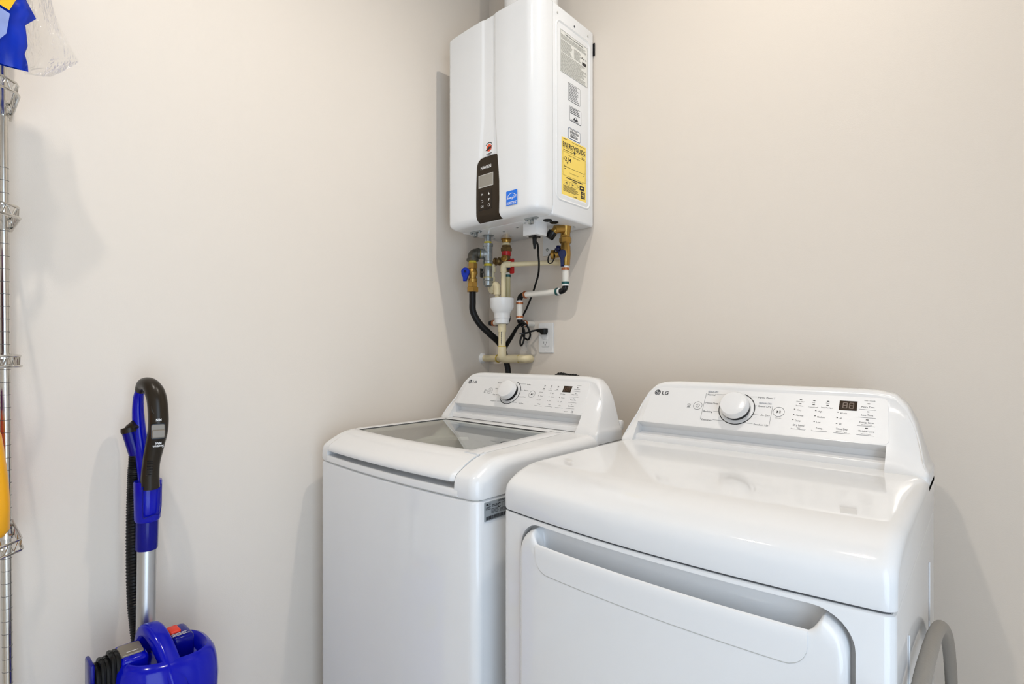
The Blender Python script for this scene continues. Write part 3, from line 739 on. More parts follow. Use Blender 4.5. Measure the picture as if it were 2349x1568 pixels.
def console(parent, X0, X1, dy, dz, xr0, xr1, px0, px1, prefix):
    zb = 1.037 + dz
    yfun = lambda z: -0.275 + dy + (z - dz - 1.087) * 0.631 + 0.004 * sstep(1.06, 1.037, z - dz) * -1.0
    yb = -0.172 + dy
    def plan(x, z):                  # the front wraps round towards the ends, less near the deck
        e = min(x - X0, X1 - x); R = 0.008 + 0.050 * sstep(zb + 0.004, zb + 0.07, z)
        return 0.9 * (R - math.sqrt(max(0, R * R - (R - e) ** 2))) if e < R else 0.0
    def upper(x, start):
        e = min(x - X0, X1 - x)
        zm = zb + lerp_tab(e, CON_E, CON_Z)
        r = min(0.016, (zm - zb) / 2.2)
        zt = zm - r
        pts = []
        z0 = start if start < zt else zb
        for k in range(1, 7):
            zz = z0 + (zt - z0) * k / 6; pts.append((min(yfun(zz) + plan(x, zz), yb - 0.026), zz))
        y_, n = min(yfun(zt) + plan(x, zt), yb - 0.026), 6
        for k in range(1, n + 1):
            a = k / n * math.pi / 2
            pts.append((y_ + 0.018 * (1 - math.cos(a)), zt + r * math.sin(a)))
        pts += [(yb - 0.007, zm), (yb - 0.003, zm - 0.003 if r > 0.006 else zm - 0.001), (yb, zm - min(0.01, r)), (yb, zb)]
        return pts
    def end_ring(x): return [Vector((x, y, z)) for y, z in [(yfun(zb) + plan(x, zb), zb - 0.028), (yfun(zb) + plan(x, zb), zb)] + upper(x, zb) + [(yb, zb - 0.028)]]
    def mid_ring(x):
        p = [(-0.288 + dy, zb), (-0.288 + dy, zb + 0.012), (-0.2865 + dy, zb + 0.0143), (-0.259 + dy, zb + 0.017), (-0.2515 + dy, zb + 0.021), (-0.251 + dy, zb + 0.033), (-0.272 + dy, zb + 0.0475), (-0.2755 + dy, zb + 0.0500)]
        return [Vector((x, y, z)) for y, z in p + upper(x, zb + 0.0505)]
    bm = NB()
    la = [X0 + v for v in (0, 0.003, 0.006, 0.011, 0.0166, 0.022, 0.028, 0.035)]
    la = [x for x in la if x < xr0 - 0.002] + [xr0]
    ra = [X1 - v for v in (0.085, 0.074, 0.0625, 0.052, 0.043, 0.035, 0.028, 0.022, 0.0166, 0.011, 0.006, 0.003, 0)]
    ra = [xr1] + [x for x in ra if x > xr1 + 0.002]
    loft(bm, [end_ring(x) for x in la]); loft(bm, [end_ring(x) for x in ra])
    mids = [xr0 + (xr1 - xr0) * k / 24 for k in range(25)] + [X0 + v for v in (0.043, 0.052, 0.0625, 0.074, 0.1, 0.12)]
    loft(bm, [mid_ring(x) for x in sorted(m for m in mids if xr0 <= m <= xr1)])
    body = obj('console', bm, M['plastic'], parent, 44)
    FPn = Frame((0, -0.275 + dy, 1.087 + dz), (1, 0, 0), (0, 0.065, 0.103))
    L = 0.1218
    bm = NB()
    o = roundrect(px0, px1, 0.001, L - 0.010, 0.012)
    o = [(a + (0.010 * (b / L) if a < (px0 + px1) / 2 else -0.010 * (b / L)), b) for a, b in o]
    plate(bm, FPn, o, -0.003, 0.0008, 0.0005); pan = obj('control_panel', bm, M['panel'], parent)
    return FPn, pan

def panel_print(FPn, pan, T, LN, DASH, DOT, logo, pow_, play, knob, smart, dsp, blue):
    H = 0.0012
    bm, bb = NB(), NB()
    for (tx, al, a, b, w, c) in T:
        if tx == 'LG':
            continue
        text(bb if tx in blue else bm, FPn, tx, a, b, c * 0.86, H, al, w)
    for l in LN: stroke(bm, FPn, l, 0.0006, H)
    for a, b in (pow_, play): annulus(bm, FPn, a, b, 0.0112 if (a, b) == pow_ else 0.0122, 0.0120 if (a, b) == pow_ else 0.0130, H)
    a, b = pow_
    annulus(bm, FPn, a, b, 0.0044, 0.0052, H, math.pi * 0.68, math.pi * 2.32, 24); rect(bm, FPn, a - 0.0004, a + 0.0004, b + 0.001, b + 0.006, H)
    a, b = smart
    annulus(bm, FPn, a - 0.0008, b + 0.0018, 0.0032, 0.0037, H); annulus(bm, FPn, a - 0.0008, b + 0.0018, 0.0016, 0.0019, H); stroke(bm, FPn, [(a + 0.0018, b - 0.0015), (a + 0.0045, b - 0.0015), (a + 0.0045, b + 0.004), (a + 0.0025, b + 0.004)], 0.0004, H)
    rect(bm, FPn, a - 0.005, a + 0.005, b - 0.0066, b - 0.0061, H); rect(bm, FPn, a - 0.004, a + 0.003, b - 0.0052, b - 0.0040, H)
    flatobj('lettering', bm, M['ink'], pan)
    if blue: flatobj('blue_lettering', bb, M['inkblue'], pan)
    else: bb.free()
    bm = NB()
    a, b = play
    poly(bm, FPn, [(a - 0.0042, b - 0.0038), (a + 0.0006, b), (a - 0.0042, b + 0.0038)], H); rect(bm, FPn, a + 0.0016, a + 0.0024, b - 0.0036, b + 0.0036, H); rect(bm, FPn, a + 0.0036, a + 0.0044, b - 0.0036, b + 0.0036, H)
    for a, b in DASH: rect(bm, FPn, a - 0.0025, a + 0.0025, b - 0.0009, b + 0.0009, H)
    for a, b in DOT: rect(bm, FPn, a - 0.0014, a + 0.0014, b - 0.0009, b + 0.0009, H)
    flatobj('black_print', bm, M['inkblack'], pan)
    for (tx, al, a, b, w, c) in T:
        if tx == 'LG':
            bm = NB(); text(bm, FPn, tx, a, b, c, H, al, w, bold=True); flatobj('brand_lettering', bm, M['inkblack'], pan)
    # round maker's mark
    bm = NB(); disc(bm, FPn, logo[0], logo[1], 0.0088, H); lg = flatobj('round_mark', bm, M['ink'], pan)
    bm = NB(); a, b = logo
    annulus(bm, FPn, a, b, 0.0058, 0.0066, H + 0.0002, math.pi * 0.5, math.pi * 1.98, 24)
    stroke(bm, FPn, [(a - 0.0004, b + 0.004), (a - 0.0004, b - 0.003), (a + 0.0022, b - 0.003)], 0.0009, H + 0.0002); stroke(bm, FPn, [(a + 0.0018, b + 0.0002), (a + 0.0062, b + 0.0002)], 0.0008, H + 0.0002); disc(bm, FPn, a - 0.003, b + 0.0022, 0.0010, H + 0.0002, 10)
    flatobj('mark_lines', bm, M['white'], pan)
    # display
    a0, a1 = dsp[0][0], dsp[1][0]; b0, b1 = dsp[2][1], dsp[0][1]
    bm = NB(); plate(bm, FPn, [(a0, b0), (a1, b0), (a1, b1), (a0, b1)], -0.001, 0.0013); d = obj('display', bm, M['disp'], pan)
    bm = NB()
    for k in (0, 1):
        cx = a0 + (a1 - a0) * (0.33 + 0.36 * k); cy = (b0 + b1) / 2; w, h = (a1 - a0) * 0.11, (b1 - b0) * 0.28
        for (p, q) in (((-w, h), (w, h)), ((-w, 0), (w, 0)), ((-w, -h), (w, -h)), ((-w, h), (-w, 0)), ((w, h), (w, 0)), ((-w, 0), (-w, -h)), ((w, 0), (w, -h))):
            stroke(bm, FPn, [(cx + p[0], cy + p[1]), (cx + q[0], cy + q[1])], 0.0018, 0.0016)
    flatobj('unlit_digits', bm, M['seg'], d)
    # knob
    a, b = knob
    bm = NB(); annulus(bm, FPn, a, b, 0.0425, 0.0447, H, math.radians(72), math.radians(-205), 60); flatobj('dial_ring', bm, M['inkblack'], pan)
    bm = NB(); lathe(bm, FPn.p(a, b, 0.0002), FPn.n, [(0, 0.0415), (0.0022, 0.0410), (0.0030, 0.036), (0.003, 0.001)], 48); obj('dial_base', bm, M['panel'], pan)
    bm = NB(); lathe(bm, FPn.p(a, b, 0.002), FPn.n, [(0, 0.0335), (0.010, 0.0335), (0.0105, 0.0325), (0.0115, 0.0325), (0.0120, 0.0348), (0.026, 0.0335), (0.0295, 0.0312), (0.0308, 0.026), (0.0312, 0.012), (0.0312, 0.001)], 56); kb = obj('knob', bm, M['plastic'], pan)
    bm = NB(); lathe(bm, FPn.p(a, b, 0.0022), FPn.n, [(0, 0.0340), (0.0105, 0.0340), (0.0105, 0.0300)], 56); obj('knob_skirt', bm, M['blackgloss'], kb)

# ------------------------------------------------------------------ dryer
DX, DE, DZS = 0.8266, 1.5126, 0.9502
dyf = appliance_shell('d', DX, DE, -0.799, 0.027, DZS)
dryer = thing('clothes_dryer', 'white front-loading clothes dryer with a handle pocket door, nearest the camera', 'dryer', ((DX + DE) / 2, -0.5, 0))
cab = NB(); rings = []
for z, o in ((0.03, 0.004), (0.034, 0.001), (0.940, 0.001), (0.9445, 0.0022), (0.9465, 0.005), (0.9465, 0.02)):
    rings.append([Vector((x, y, z)) for x, y in outline(DX, DE, dyf, -0.1746, o)])
loft(cab, rings)
# pocket for the door
cut = NB()
FD = Frame((0, -0.9, 0), (1, 0, 0), (0, 0, 1))
o = roundrect(0.8865, 1.4690, 0.22, 0.9395, 0.052, 8)
loft(cut, [[Vector((a, -0.90, b)) for a, b in o], [Vector((a, -0.785, b)) for a, b in o]])
cab = boolean_cut(cab, cut)
obj('cabinet', cab, M['enamel'], dryer, 35)
bm = NB(); loft(bm, [[Vector((x, y, z)) for x, y in outline(DX, DE, dyf, -0.18, 0.007)] for z in (0.942, 0.953)]); obj('top_gasket', bm, M['seam'], dryer)
bm = NB(); loft(bm, top_rings(DX, DE, dyf, DZS, -0.1746, stations(DX, DE, 26, 0.022, 9))); obj('top_panel', bm, M['enamel'], dryer, 40)
for x in (DX + 0.05, DE - 0.05):
    for y in (-0.72, -0.22):
        bm = NB(); lathe(bm, (x, y, 0), (0, 0, 1), [(0, 0.02), (0.012, 0.02), (0.016, 0.012), (0.032, 0.012)], 16); obj('foot', bm, M['black'], dryer)
# door: bowed slab with a scooped handle pocket along the top
DOX0, DOX1 = 0.8915, 1.4615
def door_ring(x):
    e = min(x - DOX0, DOX1 - x)
    r = 0.047
    drop = r - math.sqrt(max(0, r * r - (r - e) ** 2)) if e < r else 0.0
    k = sstep(0.925, 0.948, x) * (1 - sstep(1.412, 1.434, x))
    er = 0.010 * (1 - math.sqrt(max(0, 1 - (1 - min(1, e / 0.012)) ** 2)))
    y0 = dyf(x) + er
    plain = [(0.03, 0.245), (0.0, 0.247), (-0.010, 0.252), (-0.0125, 0.262), (-0.0125, 0.6), (-0.0125, 0.85), (-0.0125, 0.885), (-0.0122, 0.900), (-0.0118, 0.908), (-0.0105, 0.915), (-0.0085, 0.921), (-0.005, 0.926), (-0.001, 0.9295), (0.004, 0.931), (0.010, 0.9315), (0.016, 0.9318), (0.022, 0.932), (0.030, 0.932)]
    scoop = [(0.03, 0.245), (0.0, 0.247), (-0.010, 0.252), (-0.0125, 0.262), (-0.0125, 0.6), (-0.0125, 0.85), (-0.0125, 0.885), (-0.0120, 0.9000), (-0.0105, 0.9040), (-0.0075, 0.9055), (-0.0045, 0.9040), (-0.0025, 0.898), (0.000, 0.886), (0.006, 0.876), (0.016, 0.876), (0.0215, 0.887), (0.0240, 0.910), (0.0245, 0.932)]
    ring = []
    for (a, b), (c, d) in zip(plain, scoop):
        y, z = a * (1 - k) + c * k, b * (1 - k) + d * k
        if z > 0.7: z -= drop * (z - 0.7) / 0.23
        elif z < 0.4: z += drop * (0.4 - z) / 0.15
        ring.append(Vector((x, y0 + y, z)))
    return ring
xs = sorted(set([round(v, 5) for v in stations(DOX0, DOX1, 40, 0.047, 12)] + [round(0.925 + 0.023 * i / 8, 5) for i in range(9)] + [round(1.412 + 0.022 * i / 8, 5) for i in range(9)] + [round(DOX0 + 0.012 * i / 5, 5) for i in range(6)] + [round(DOX1 - 0.012 * i / 5, 5) for i in range(6)]))
bm = NB(); loft(bm, [door_ring(x) for x in xs]); door = obj('door', bm, M['enamel'], dryer, 50)
# inset handle plate below the pocket
bm = NB(); outer, inner = [], []
px = [0.9405 + (1.4165 - 0.9405) * i / 40 for i in range(41)] + [0.9405 + 0.03 * (1 - math.cos(i / 6 * math.pi / 2)) for i in range(7)] + [1.4165 - 0.03 * (1 - math.cos(i / 6 * math.pi / 2)) for i in range(7)]
px = sorted(set(round(v, 5) for v in px))
rings = []
for x in px:
    e = min(x - 0.9405, 1.4165 - x); r = 0.030
    zb_ = 0.8550 + (r - math.sqrt(max(0, r * r - (r - e) ** 2)) if e < r else 0.0)
    y = dyf(x) - 0.0125
    rings.append([Vector((x, y + 0.002, zb_)), Vector((x, y - 0.0003, zb_)), Vector((x, y - 0.0013, zb_ + 0.0012)), Vector((x, y - 0.0013, 0.888)), Vector((x, y - 0.0009, 0.9005)), Vector((x, y + 0.0012, 0.9052)), Vector((x, y + 0.0046, 0.9068)), Vector((x, y + 0.0082, 0.9050)), Vector((x, y + 0.0095, 0.9000)), Vector((x, y + 0.0060, 0.8990)), Vector((x, y + 0.002, 0.890))])
loft(bm, rings); obj('handle_plate', bm, M['enamel'], door, 30)
# groove line under the plate
bm = NB()
prev = None
for x in px:
    e = min(x - 0.9405, 1.4165 - x); r = 0.030
    zb_ = 0.8550 + (r - math.sqrt(max(0, r * r - (r - e) ** 2)) if e < r else 0.0)
    q = (Vector((x, dyf(x) - 0.0128, zb_ - 0.0011)), Vector((x, dyf(x) - 0.0128, zb_ + 0.0006)))
    if prev:
        v = [bm.verts.new(p) for p in (prev[0], q[0], q[1], prev[1])]; bm.faces.new(v)
    prev = q
flatobj('handle_groove', bm, M['lcdframe'], door)
F_, pan_ = console(dryer, DX, DE, 0.0, 0.0, 0.8620, 1.4400, 0.8720, 1.4455, 'd')
panel_print(F_, pan_, DT, DL, DD, Dd, Dlogo, Dpow, Dplay, Dknob, Dsmart, Ddisp, ('SENSOR DRY', 'MANUAL DRY'))
FT = Frame((0, 0, 1.0370), (1, 0, 0), (0, 1, 0))
for a, b, w, h, rt in ((0.889, -0.645, 0.034, 0.014, -0.62), (1.437, -0.662, 0.022, 0.033, 0.18)):
    c, s = math.cos(rt), math.sin(rt)
    bm = NB(); plate(bm, FT, [(a + x * c - y * s, b + x * s + y * c) for x, y in ((-w / 2, -h / 2), (w / 2, -h / 2), (w / 2, h / 2), (-w / 2, h / 2))], -0.0005, 0.0003); obj('tape_residue', bm, M['residue'], dryer)
# thin raised lines standing in for vertical reflections on the right-hand side
for y in (-0.66, -0.30):
    bm = NB(); tube(bm, [(DE + 0.0002, y, 0.10), (DE + 0.0002, y, 0.87)], 0.0012, 8, 0); obj('highlight_rib', bm, M['enamel'], dryer)

# ------------------------------------------------------------------ washer
WX, WE, WZS = 0.0819, 0.7679, 0.9557
wyf = appliance_shell('w', WX, WE, -0.8205, 0.0183, WZS, 0.024)
washer = thing('washing_machine', 'white top-loading washing machine with a glass lid, against the corner', 'washing machine', ((WX + WE) / 2, -0.5, 0))
bm = NB(); rings = []
for z, o in ((0.03, 0.004), (0.034, 0.001), (0.946, 0.001), (0.9505, 0.0022), (0.9525, 0.005), (0.9525, 0.02)):
    rings.append([Vector((x, y, z)) for x, y in outline(WX, WE, wyf, -0.2, o)])
loft(bm, rings); obj('cabinet', bm, M['enamel'], washer, 35)
bm = NB(); loft(bm, [[Vector((x, y, z)) for x, y in outline(WX, WE, wyf, -0.2, 0.006)] for z in (0.9515, 0.9575)]); obj('top_gasket', bm, M['lcdframe'], washer)
for x in (WX + 0.05, WE - 0.05):
    for y in (-0.74, -0.25):
        bm = NB(); lathe(bm, (x, y, 0), (0, 0, 1), [(0, 0.02), (0.012, 0.02), (0.016, 0.012), (0.032, 0.012)], 16); obj('foot', bm, M['black'], washer)
# side strips of the deck, low front rim
LX0, LX1 = 0.1360, 0.7005        # lid bar ends
WT = 0.0853
def deck_section(xa, xb, n):
    xs = [xa + (xb - xa) * i / n for i in range(n + 1)]
    if abs(xa - WX) < 1e-6: xs += [WX + 0.026 * (1 - math.cos(i / 9 * math.pi / 2)) for i in range(10)]
    if abs(xb - WE) < 1e-6: xs += [WE - 0.030 * (1 - math.cos(i / 9 * math.pi / 2)) for i in range(10)]
    xs = sorted(set(round(min(max(x, xa), xb), 5) for x in xs))
    return top_rings(WX, WE, wyf, WZS, -0.2, xs, 0.03, WT, WASH_PROF)
bm = NB(); loft(bm, deck_section(WX, LX0, 6)); loft(bm, deck_section(LX1 + 0.0025, WE, 8))
# tapered filler between lid edge and right strip is part of the deck
def rim_ring(x): 
    y = wyf(x); return [Vector((x, y + 0.003, WZS)), Vector((x, y, WZS + 0.003)), Vector((x, y, WZS + 0.0155)), Vector((x, y + 0.002, WZS + 0.0178)), Vector((x, y + 0.006, WZS + 0.0183)), Vector((x, y + 0.045, WZS + 0.0165)), Vector((x, y + 0.045, WZS))]
loft(bm, [rim_ring(LX0 + (LX1 + 0.012 - LX0) * i / 24) for i in range(25)])
# deck behind and below the lid
box(bm, LX0, LX1 + 0.0025, -0.365, -0.2, WZS, WZS + WT - 0.0005)
box(bm, LX0, LX1 + 0.012, -0.79, -0.775, WZS, WZS + 0.03)
obj('top_deck', bm, M['plastic'], washer, 42)
# lid: front bar, two side rails, back rail
GY0, GY1 = -0.722, -0.371       # glass opening front / back
def gx(y):                       # glass opening left and right at depth y
    t_ = (y - GY0) / (GY1 - GY0)
    return 0.1420 + 0.004 * t_, 0.6560 - 0.040 * t_
def gyf(x): return GY0 - 0.018 * (1 - ((x - 0.4) / 0.26) ** 2)
zt = WZS + WT + 0.0012
lid = None
bm = NB()
BAR = [(0.040, 0.0335), (0.012, 0.0325), (0.004, 0.0312), (-0.0005, 0.0325), (-0.0018, 0.0360), (-0.0012, 0.0410), (0.0025, 0.0470), (0.0085, 0.0520), (0.017, 0.0568), (0.035, 0.0655), (0.055, 0.0750), (0.066, 0.0795), (0.078, 0.0828)]
def bar_ring(x):
    y = wyf(x)
    e = min(x - LX0, LX1 - x); k = 1 - 0.15 * max(0, 1 - e / 0.012)
    r_ = [Vector((x, y + a + (0.006 * max(0, 1 - e / 0.01) if b < 0.06 else 0), WZS + b * WT / 0.0853 + 0.0012)) for a, b in BAR]
    yg = gyf(x) if 0.142 < x < 0.656 else gyf(min(max(x, 0.142), 0.656))
    r_ += [Vector((x, max(yg - 0.004, y + 0.085), zt)), Vector((x, yg, zt - 0.0015)), Vector((x, yg, zt - 0.012)), Vector((x, y + 0.05, zt - 0.035))]
    return r_
xs = sorted(set([round(LX0 + (LX1 - LX0) * i / 36, 5) for i in range(37)] + [round(LX0 + 0.012 * i / 5, 5) for i in range(6)] + [round(LX1 - 0.012 * i / 5, 5) for i in range(6)]))
loft(bm, [bar_ring(x) for x in xs])
lid = obj('lid', bm, M['plastic'], washer, 40)
bm = NB()
def rail(xo0, xi0, y0, xo1, xi1, y1):
    rr_ = []
    for k in range(9):
        t_ = k / 8
        y = y0 + (y1 - y0) * t_; xo = xo0 + (xo1 - xo0) * t_; xi = xi0 + (xi1 - xi0) * t_; s = 1 if xi > xo else -1
        rr_.append([Vector((xo, y, zt - 0.02)), Vector((xo, y, zt - 0.002)), Vector((xo + s * 0.003, y, zt)), Vector((xi - s * 0.003, y, zt)), Vector((xi, y, zt - 0.0015)), Vector((xi, y, zt - 0.012)), Vector((xi, y, zt - 0.02))])
    return rr_
loft(bm, rail(0.1250, 0.1420, GY0 - 0.004, 0.1290, 0.1460, GY1 + 0.006)); obj('lid_rail', bm, M['plastic'], lid)
bm = NB(); loft(bm, rail(0.7010, 0.6560, GY0 - 0.03, 0.6620, 0.6160, GY1 + 0.006)); obj('lid_rail', bm, M['plastic'], lid)
bm = NB(); box(bm, 0.128, 0.663, GY1, -0.330, zt - 0.02, zt, 0.002); obj('lid_back_rail', bm, M['plastic'], lid)
# deck filler to the right of the tapering rail
bm = NB(); loft(bm, [[Vector((a, y, zt - 0.018)), Vector((a, y, zt - 0.0022)), Vector((0.7040, y, zt - 0.0020)), Vector((0.7040, y, zt - 0.018))] for a, y in ((0.7020, -0.745), (0.6640, -0.365))]); obj('deck_filler', bm, M['plastic'], washer)
bm = NB(); FTp = Frame((0, 0, zt + 0.0003), (1, 0, 0), (0, 1, 0)); stroke(bm, FTp, [(0.1370, -0.7635), (0.20, -0.7770), (0.30, -0.7870), (0.40, -0.7905), (0.50, -0.7890), (0.60, -0.7830), (0.6990, -0.7700)], 0.0007, 0.0); flatobj('lid_seam', bm, M['lcdframe'], lid)
# gasket line and glass
bm = NB(); gz = zt - 0.0065
pts = [(gx(GY1)[0], GY1), (gx(GY1)[1], GY1)]
fr = [(0.656 - (0.656 - 0.142) * i / 20, gyf(0.656 - (0.656 - 0.142) * i / 20)) for i in range(21)]
loop = pts + fr
loft(bm, [[Vector((x, y, gz)) for x, y in loop], [Vector((x, y, gz + 0.0035)) for x, y in loop]]); obj('lid_glass', bm, M['glass'], lid, 20)
bm = NB()
edge = [Vector((x, y, gz + 0.004)) for x, y in loop]
tube(bm, edge + edge[:1], 0.0016, 6, 0); obj('glass_gasket', bm, M['seam'], lid)
# tub seen through the glass
bm = NB(); xc, yc_ = 0.4, -0.53
rings = []
for z, r in ((gz - 0.004, 0.30), (gz - 0.03, 0.285), (gz - 0.055, 0.262), (gz - 0.06, 0.235), (gz - 0.075, 0.232)):
    rings.append([Vector((xc + min(0.268, max(-0.264, 1.15 * r * math.cos(2 * math.pi * i / 48))), yc_ + min(0.165, max(-0.20, r * math.sin(2 * math.pi * i / 48))), z)) for i in range(48)])
loft(bm, rings, True, False); obj('tub_cover', bm, M['liner'], washer, 60)
bm = NB(); lathe(bm, (xc, yc_, gz - 0.062), (0, 0, -1), [(0, 0.236), (0.0, 0.220), (0.02, 0.222), (0.05, 0.226), (0.45, 0.222), (0.47, 0.20), (0.475, 0.01)], 40); obj('drum', bm, M['drum'], washer)
bm = NB(); lathe(bm, (xc, yc_, gz - 0.063), (0, 0, -1), [(0, 0.232), (-0.008, 0.228), (-0.010, 0.220), (0.004, 0.214), (0.03, 0.214), (0.03, 0.224)], 40); obj('balance_ring', bm, M['tub'], washer)
# lid handle gap is open; dark back of the gap
bm = NB(); loft(bm, [[Vector((x, wyf(x) + 0.043, WZS + 0.010)), Vector((x, wyf(x) + 0.043, WZS + 0.045)), Vector((x, wyf(x) + 0.050, WZS + 0.045)), Vector((x, wyf(x) + 0.050, WZS + 0.010))] for x in [LX0 + (LX1 - LX0) * i / 12 for i in range(13)]]); obj('handle_recess', bm, M['plastic'], washer)
F_, pan_ = console(washer, WX, WE, -0.030, 0.005, 0.1230, 0.6900, 0.1330, 0.6930, 'w')
panel_print(F_, pan_, WTX, WL, WD, Wd, Wlogo, Wpow, Wplay, Wknob, Wsmart, Wdisp, ())
bm = NB(); box(bm, 0.742, 0.766, -0.201, -0.185, 1.042, 1.072, 0.005); obj('rear_bracket', bm, M['plastic'], washer)
# rating sticker on the right side, just behind the front corner
FW = Frame((WE, 0, 0), (0, 1, 0), (0, 0, 1))
bm = NB(); plate(bm, FW, roundrect(-0.795, -0.690, 0.905, 0.9475, 0.002, 3), -0.0015, 0.0006); sl = obj('rating_sticker', bm, M['silver'], washer)
rg = random.Random(11); bm = NB(); H1 = 0.0010
text(bm, FW, 'LG', -0.783, 0.9395, 0.0045, H1, 'L', bold=True); disc(bm, FW, -0.7875, 0.9418, 0.0028, H1, 14)
greek(bm, FW, -0.791, -0.775, 0.9300, 0.9375, 3, H1, 0.5, 0.1, rg); greek(bm, FW, -0.772, -0.752, 0.9340, 0.9400, 2, H1, 0.5, 0.1, rg); greek(bm, FW, -0.774, -0.748, 0.9200, 0.9315, 4, H1, 0.35, 0.3, rg)
greek(bm, FW, -0.752, -0.692, 0.9425, 0.9465, 2, H1, 0.5, 0.1, rg); annulus(bm, FW, -0.7475, 0.9345, 0.0032, 0.0052, H1, 0.6, 5.7, 20); greek(bm, FW, -0.745, -0.695, 0.9190, 0.9280, 3, H1, 0.35, 0.3, rg)
stroke(bm, FW, [(-0.738, 0.930), (-0.738, 0.939), (-0.729, 0.939), (-0.729, 0.930)], 0.0006, H1)
a = -0.790
while a < -0.694:
    w = rg.choice((0.0008, 0.0013, 0.0020)); rect(bm, FW, a, a + w, 0.9075, 0.9155, H1); a += w + rg.choice((0.0006, 0.0009))
flatobj('fine_print', bm, M['inkblack'], sl)
# pressed outline on the right side panel
bm = NB(); tube(bm, [FW.p(-0.60, 0.885, 0.0), FW.p(-0.66, 0.878, 0.0), FW.p(-0.705, 0.85, 0.0), FW.p(-0.722, 0.80, 0.0), FW.p(-0.722, 0.70, 0), FW.p(-0.722, 0.40, 0), FW.p(-0.722, 0.10, 0)], 0.0016, 8, 8); obj('pressed_line', bm, M['lcdframe'], washer)

# ================================================================== plumbing under the heater
V3 = Vector
def hexnut(bm, p0, p1, r, rot=0.0): return cyl(bm, p0, p1, r, r, 6, rot)

# --- gas: galvanised tee with drip leg and dark street elbow
gx_, gy_ = 0.1545, -0.164
g = thing('gas_pipe_tee', 'galvanised gas tee with capped drip leg and dark elbow under the heater', 'pipe fitting', (gx_, gy_, 1.55))
bm = NB(); cyl(bm, (gx_, gy_, HZ0 + 0.002), (gx_, gy_, 1.690), 0.0135); obj('nipple', bm, M['galv'], g)
bm = NB(); lathe(bm, (gx_, gy_, HZ0 + 0.001), (0, 0, -1), [(0, 0.024), (0.003, 0.024), (0.004, 0.0137)], 6); obj('base_flange', bm, M['galv'], g)
bm = NB(); cyl(bm, (gx_, gy_, 1.708), (gx_, gy_, 1.700), 0.0145); obj('thread_tape', bm, M['tape'], g)
bm = NB(); lathe(bm, (gx_, gy_, 1.700), (0, 0, -1), [(0, 0.014), (0, 0.0205), (0.010, 0.0205), (0.012, 0.0180), (0.066, 0.0180), (0.068, 0.0205), (0.078, 0.0205), (0.078, 0.014)], 24)
bd_ = V3((-0.5, -0.866, 0))
tc_ = V3((gx_, gy_, 1.660))
lathe(bm, tc_, bd_, [(0, 0.0175), (0.020, 0.0175), (0.022, 0.020), (0.032, 0.020), (0.032, 0.013)], 24); obj('tee', bm, M['galv'], g)
bm = NB(); lathe(bm, tc_ + bd_ * 0.031, bd_, [(0, 0.0150), (0.010, 0.0150)], 20); obj('thread_tape', bm, M['tape'], g)
ec = tc_ + bd_ * 0.058
bm = NB()
pth = [tc_ + bd_ * 0.038] + bend(tc_ + bd_ * 0.045, ec + bd_ * 0.003, ec + V3((0, 0, -0.020)) + bd_ * 0.003, 8) + [ec + V3((0, 0, -0.026)) + bd_ * 0.003]
tube(bm, pth, 0.0195, 18, 0)
e2 = ec + bd_ * 0.003
lathe(bm, tc_ + bd_ * 0.036, bd_, [(0, 0.015), (0, 0.0225), (0.009, 0.0225), (0.010, 0.019)], 22); lathe(bm, e2 + V3((0, 0, -0.020)), (0, 0, -1), [(0, 0.019), (0.001, 0.0235), (0.010, 0.0235), (0.010, 0.015)], 22)
obj('elbow', bm, M['castiron'], g)
bm = NB(); cyl(bm, (gx_, gy_, 1.624), (gx_, gy_, 1.612), 0.0150); obj('thread_tape', bm, M['tape'], g)
bm = NB(); lathe(bm, (gx_, gy_, 1.613), (0, 0, -1), [(0, 0.0165), (0.002, 0.0175), (0.042, 0.0165), (0.045, 0.0145)], 20); obj('drip_leg', bm, M['galv'], g)
bm = NB(); lathe(bm, (gx_, gy_, 1.568), (0, 0, -1), [(0, 0.014), (0, 0.0205), (0.012, 0.0205), (0.014, 0.0180), (0.030, 0.0165), (0.034, 0.012), (0.035, 0.001)], 20); obj('end_cap', bm, M['galv'], g)
bm = NB(); cyl(bm, (gx_, gy_, 1.570), (gx_, gy_, 1.565), 0.0172); obj('thread_tape', bm, M['tape'], g)
bm = NB(); box(bm, 0.1310, 0.1365, -0.186, -0.172, 1.570, 1.606, 0.0025); cyl(bm, (0.134, -0.179, 1.590), (0.148, -0.168, 1.590), 0.004); obj('drip_leg_lever', bm, M['castiron'], g)

# --- gas shut-off valve
vx, vy = e2.x, e2.y
v = thing('gas_shutoff_valve', 'brass gas shut-off valve with a blue lever under the dark elbow', 'valve', (vx, vy, 1.53))
bm = NB(); cyl(bm, (vx, vy, e2.z - 0.027), (vx, vy, e2.z - 0.042), 0.0150); obj('thread_tape', bm, M['tape'], v)
zv = e2.z - 0.038
bm = NB(); hexnut(bm, (vx, vy, zv), (vx, vy, zv - 0.020), 0.0195); obj('inlet_hex', bm, M['brass'], v, 20)
bm = NB(); lathe(bm, (vx, vy, zv - 0.019), (0, 0, -1), [(0, 0.0150), (0.008, 0.0165), (0.014, 0.0195), (0.022, 0.0195), (0.030, 0.0150), (0.042, 0.0145)], 22); cyl(bm, (vx, vy, zv - 0.035), (vx - 0.008, vy - 0.028, zv - 0.035), 0.009)
obj('valve_body', bm, M['brass'], v)
bm = NB(); lathe(bm, (vx, vy, zv - 0.058), (0, 0, -1), [(0, 0.0150), (0.003, 0.0185), (0.010, 0.0190), (0.016, 0.0155), (0.018, 0.0155)], 20); obj('outlet_collar', bm, M['brass'], v)
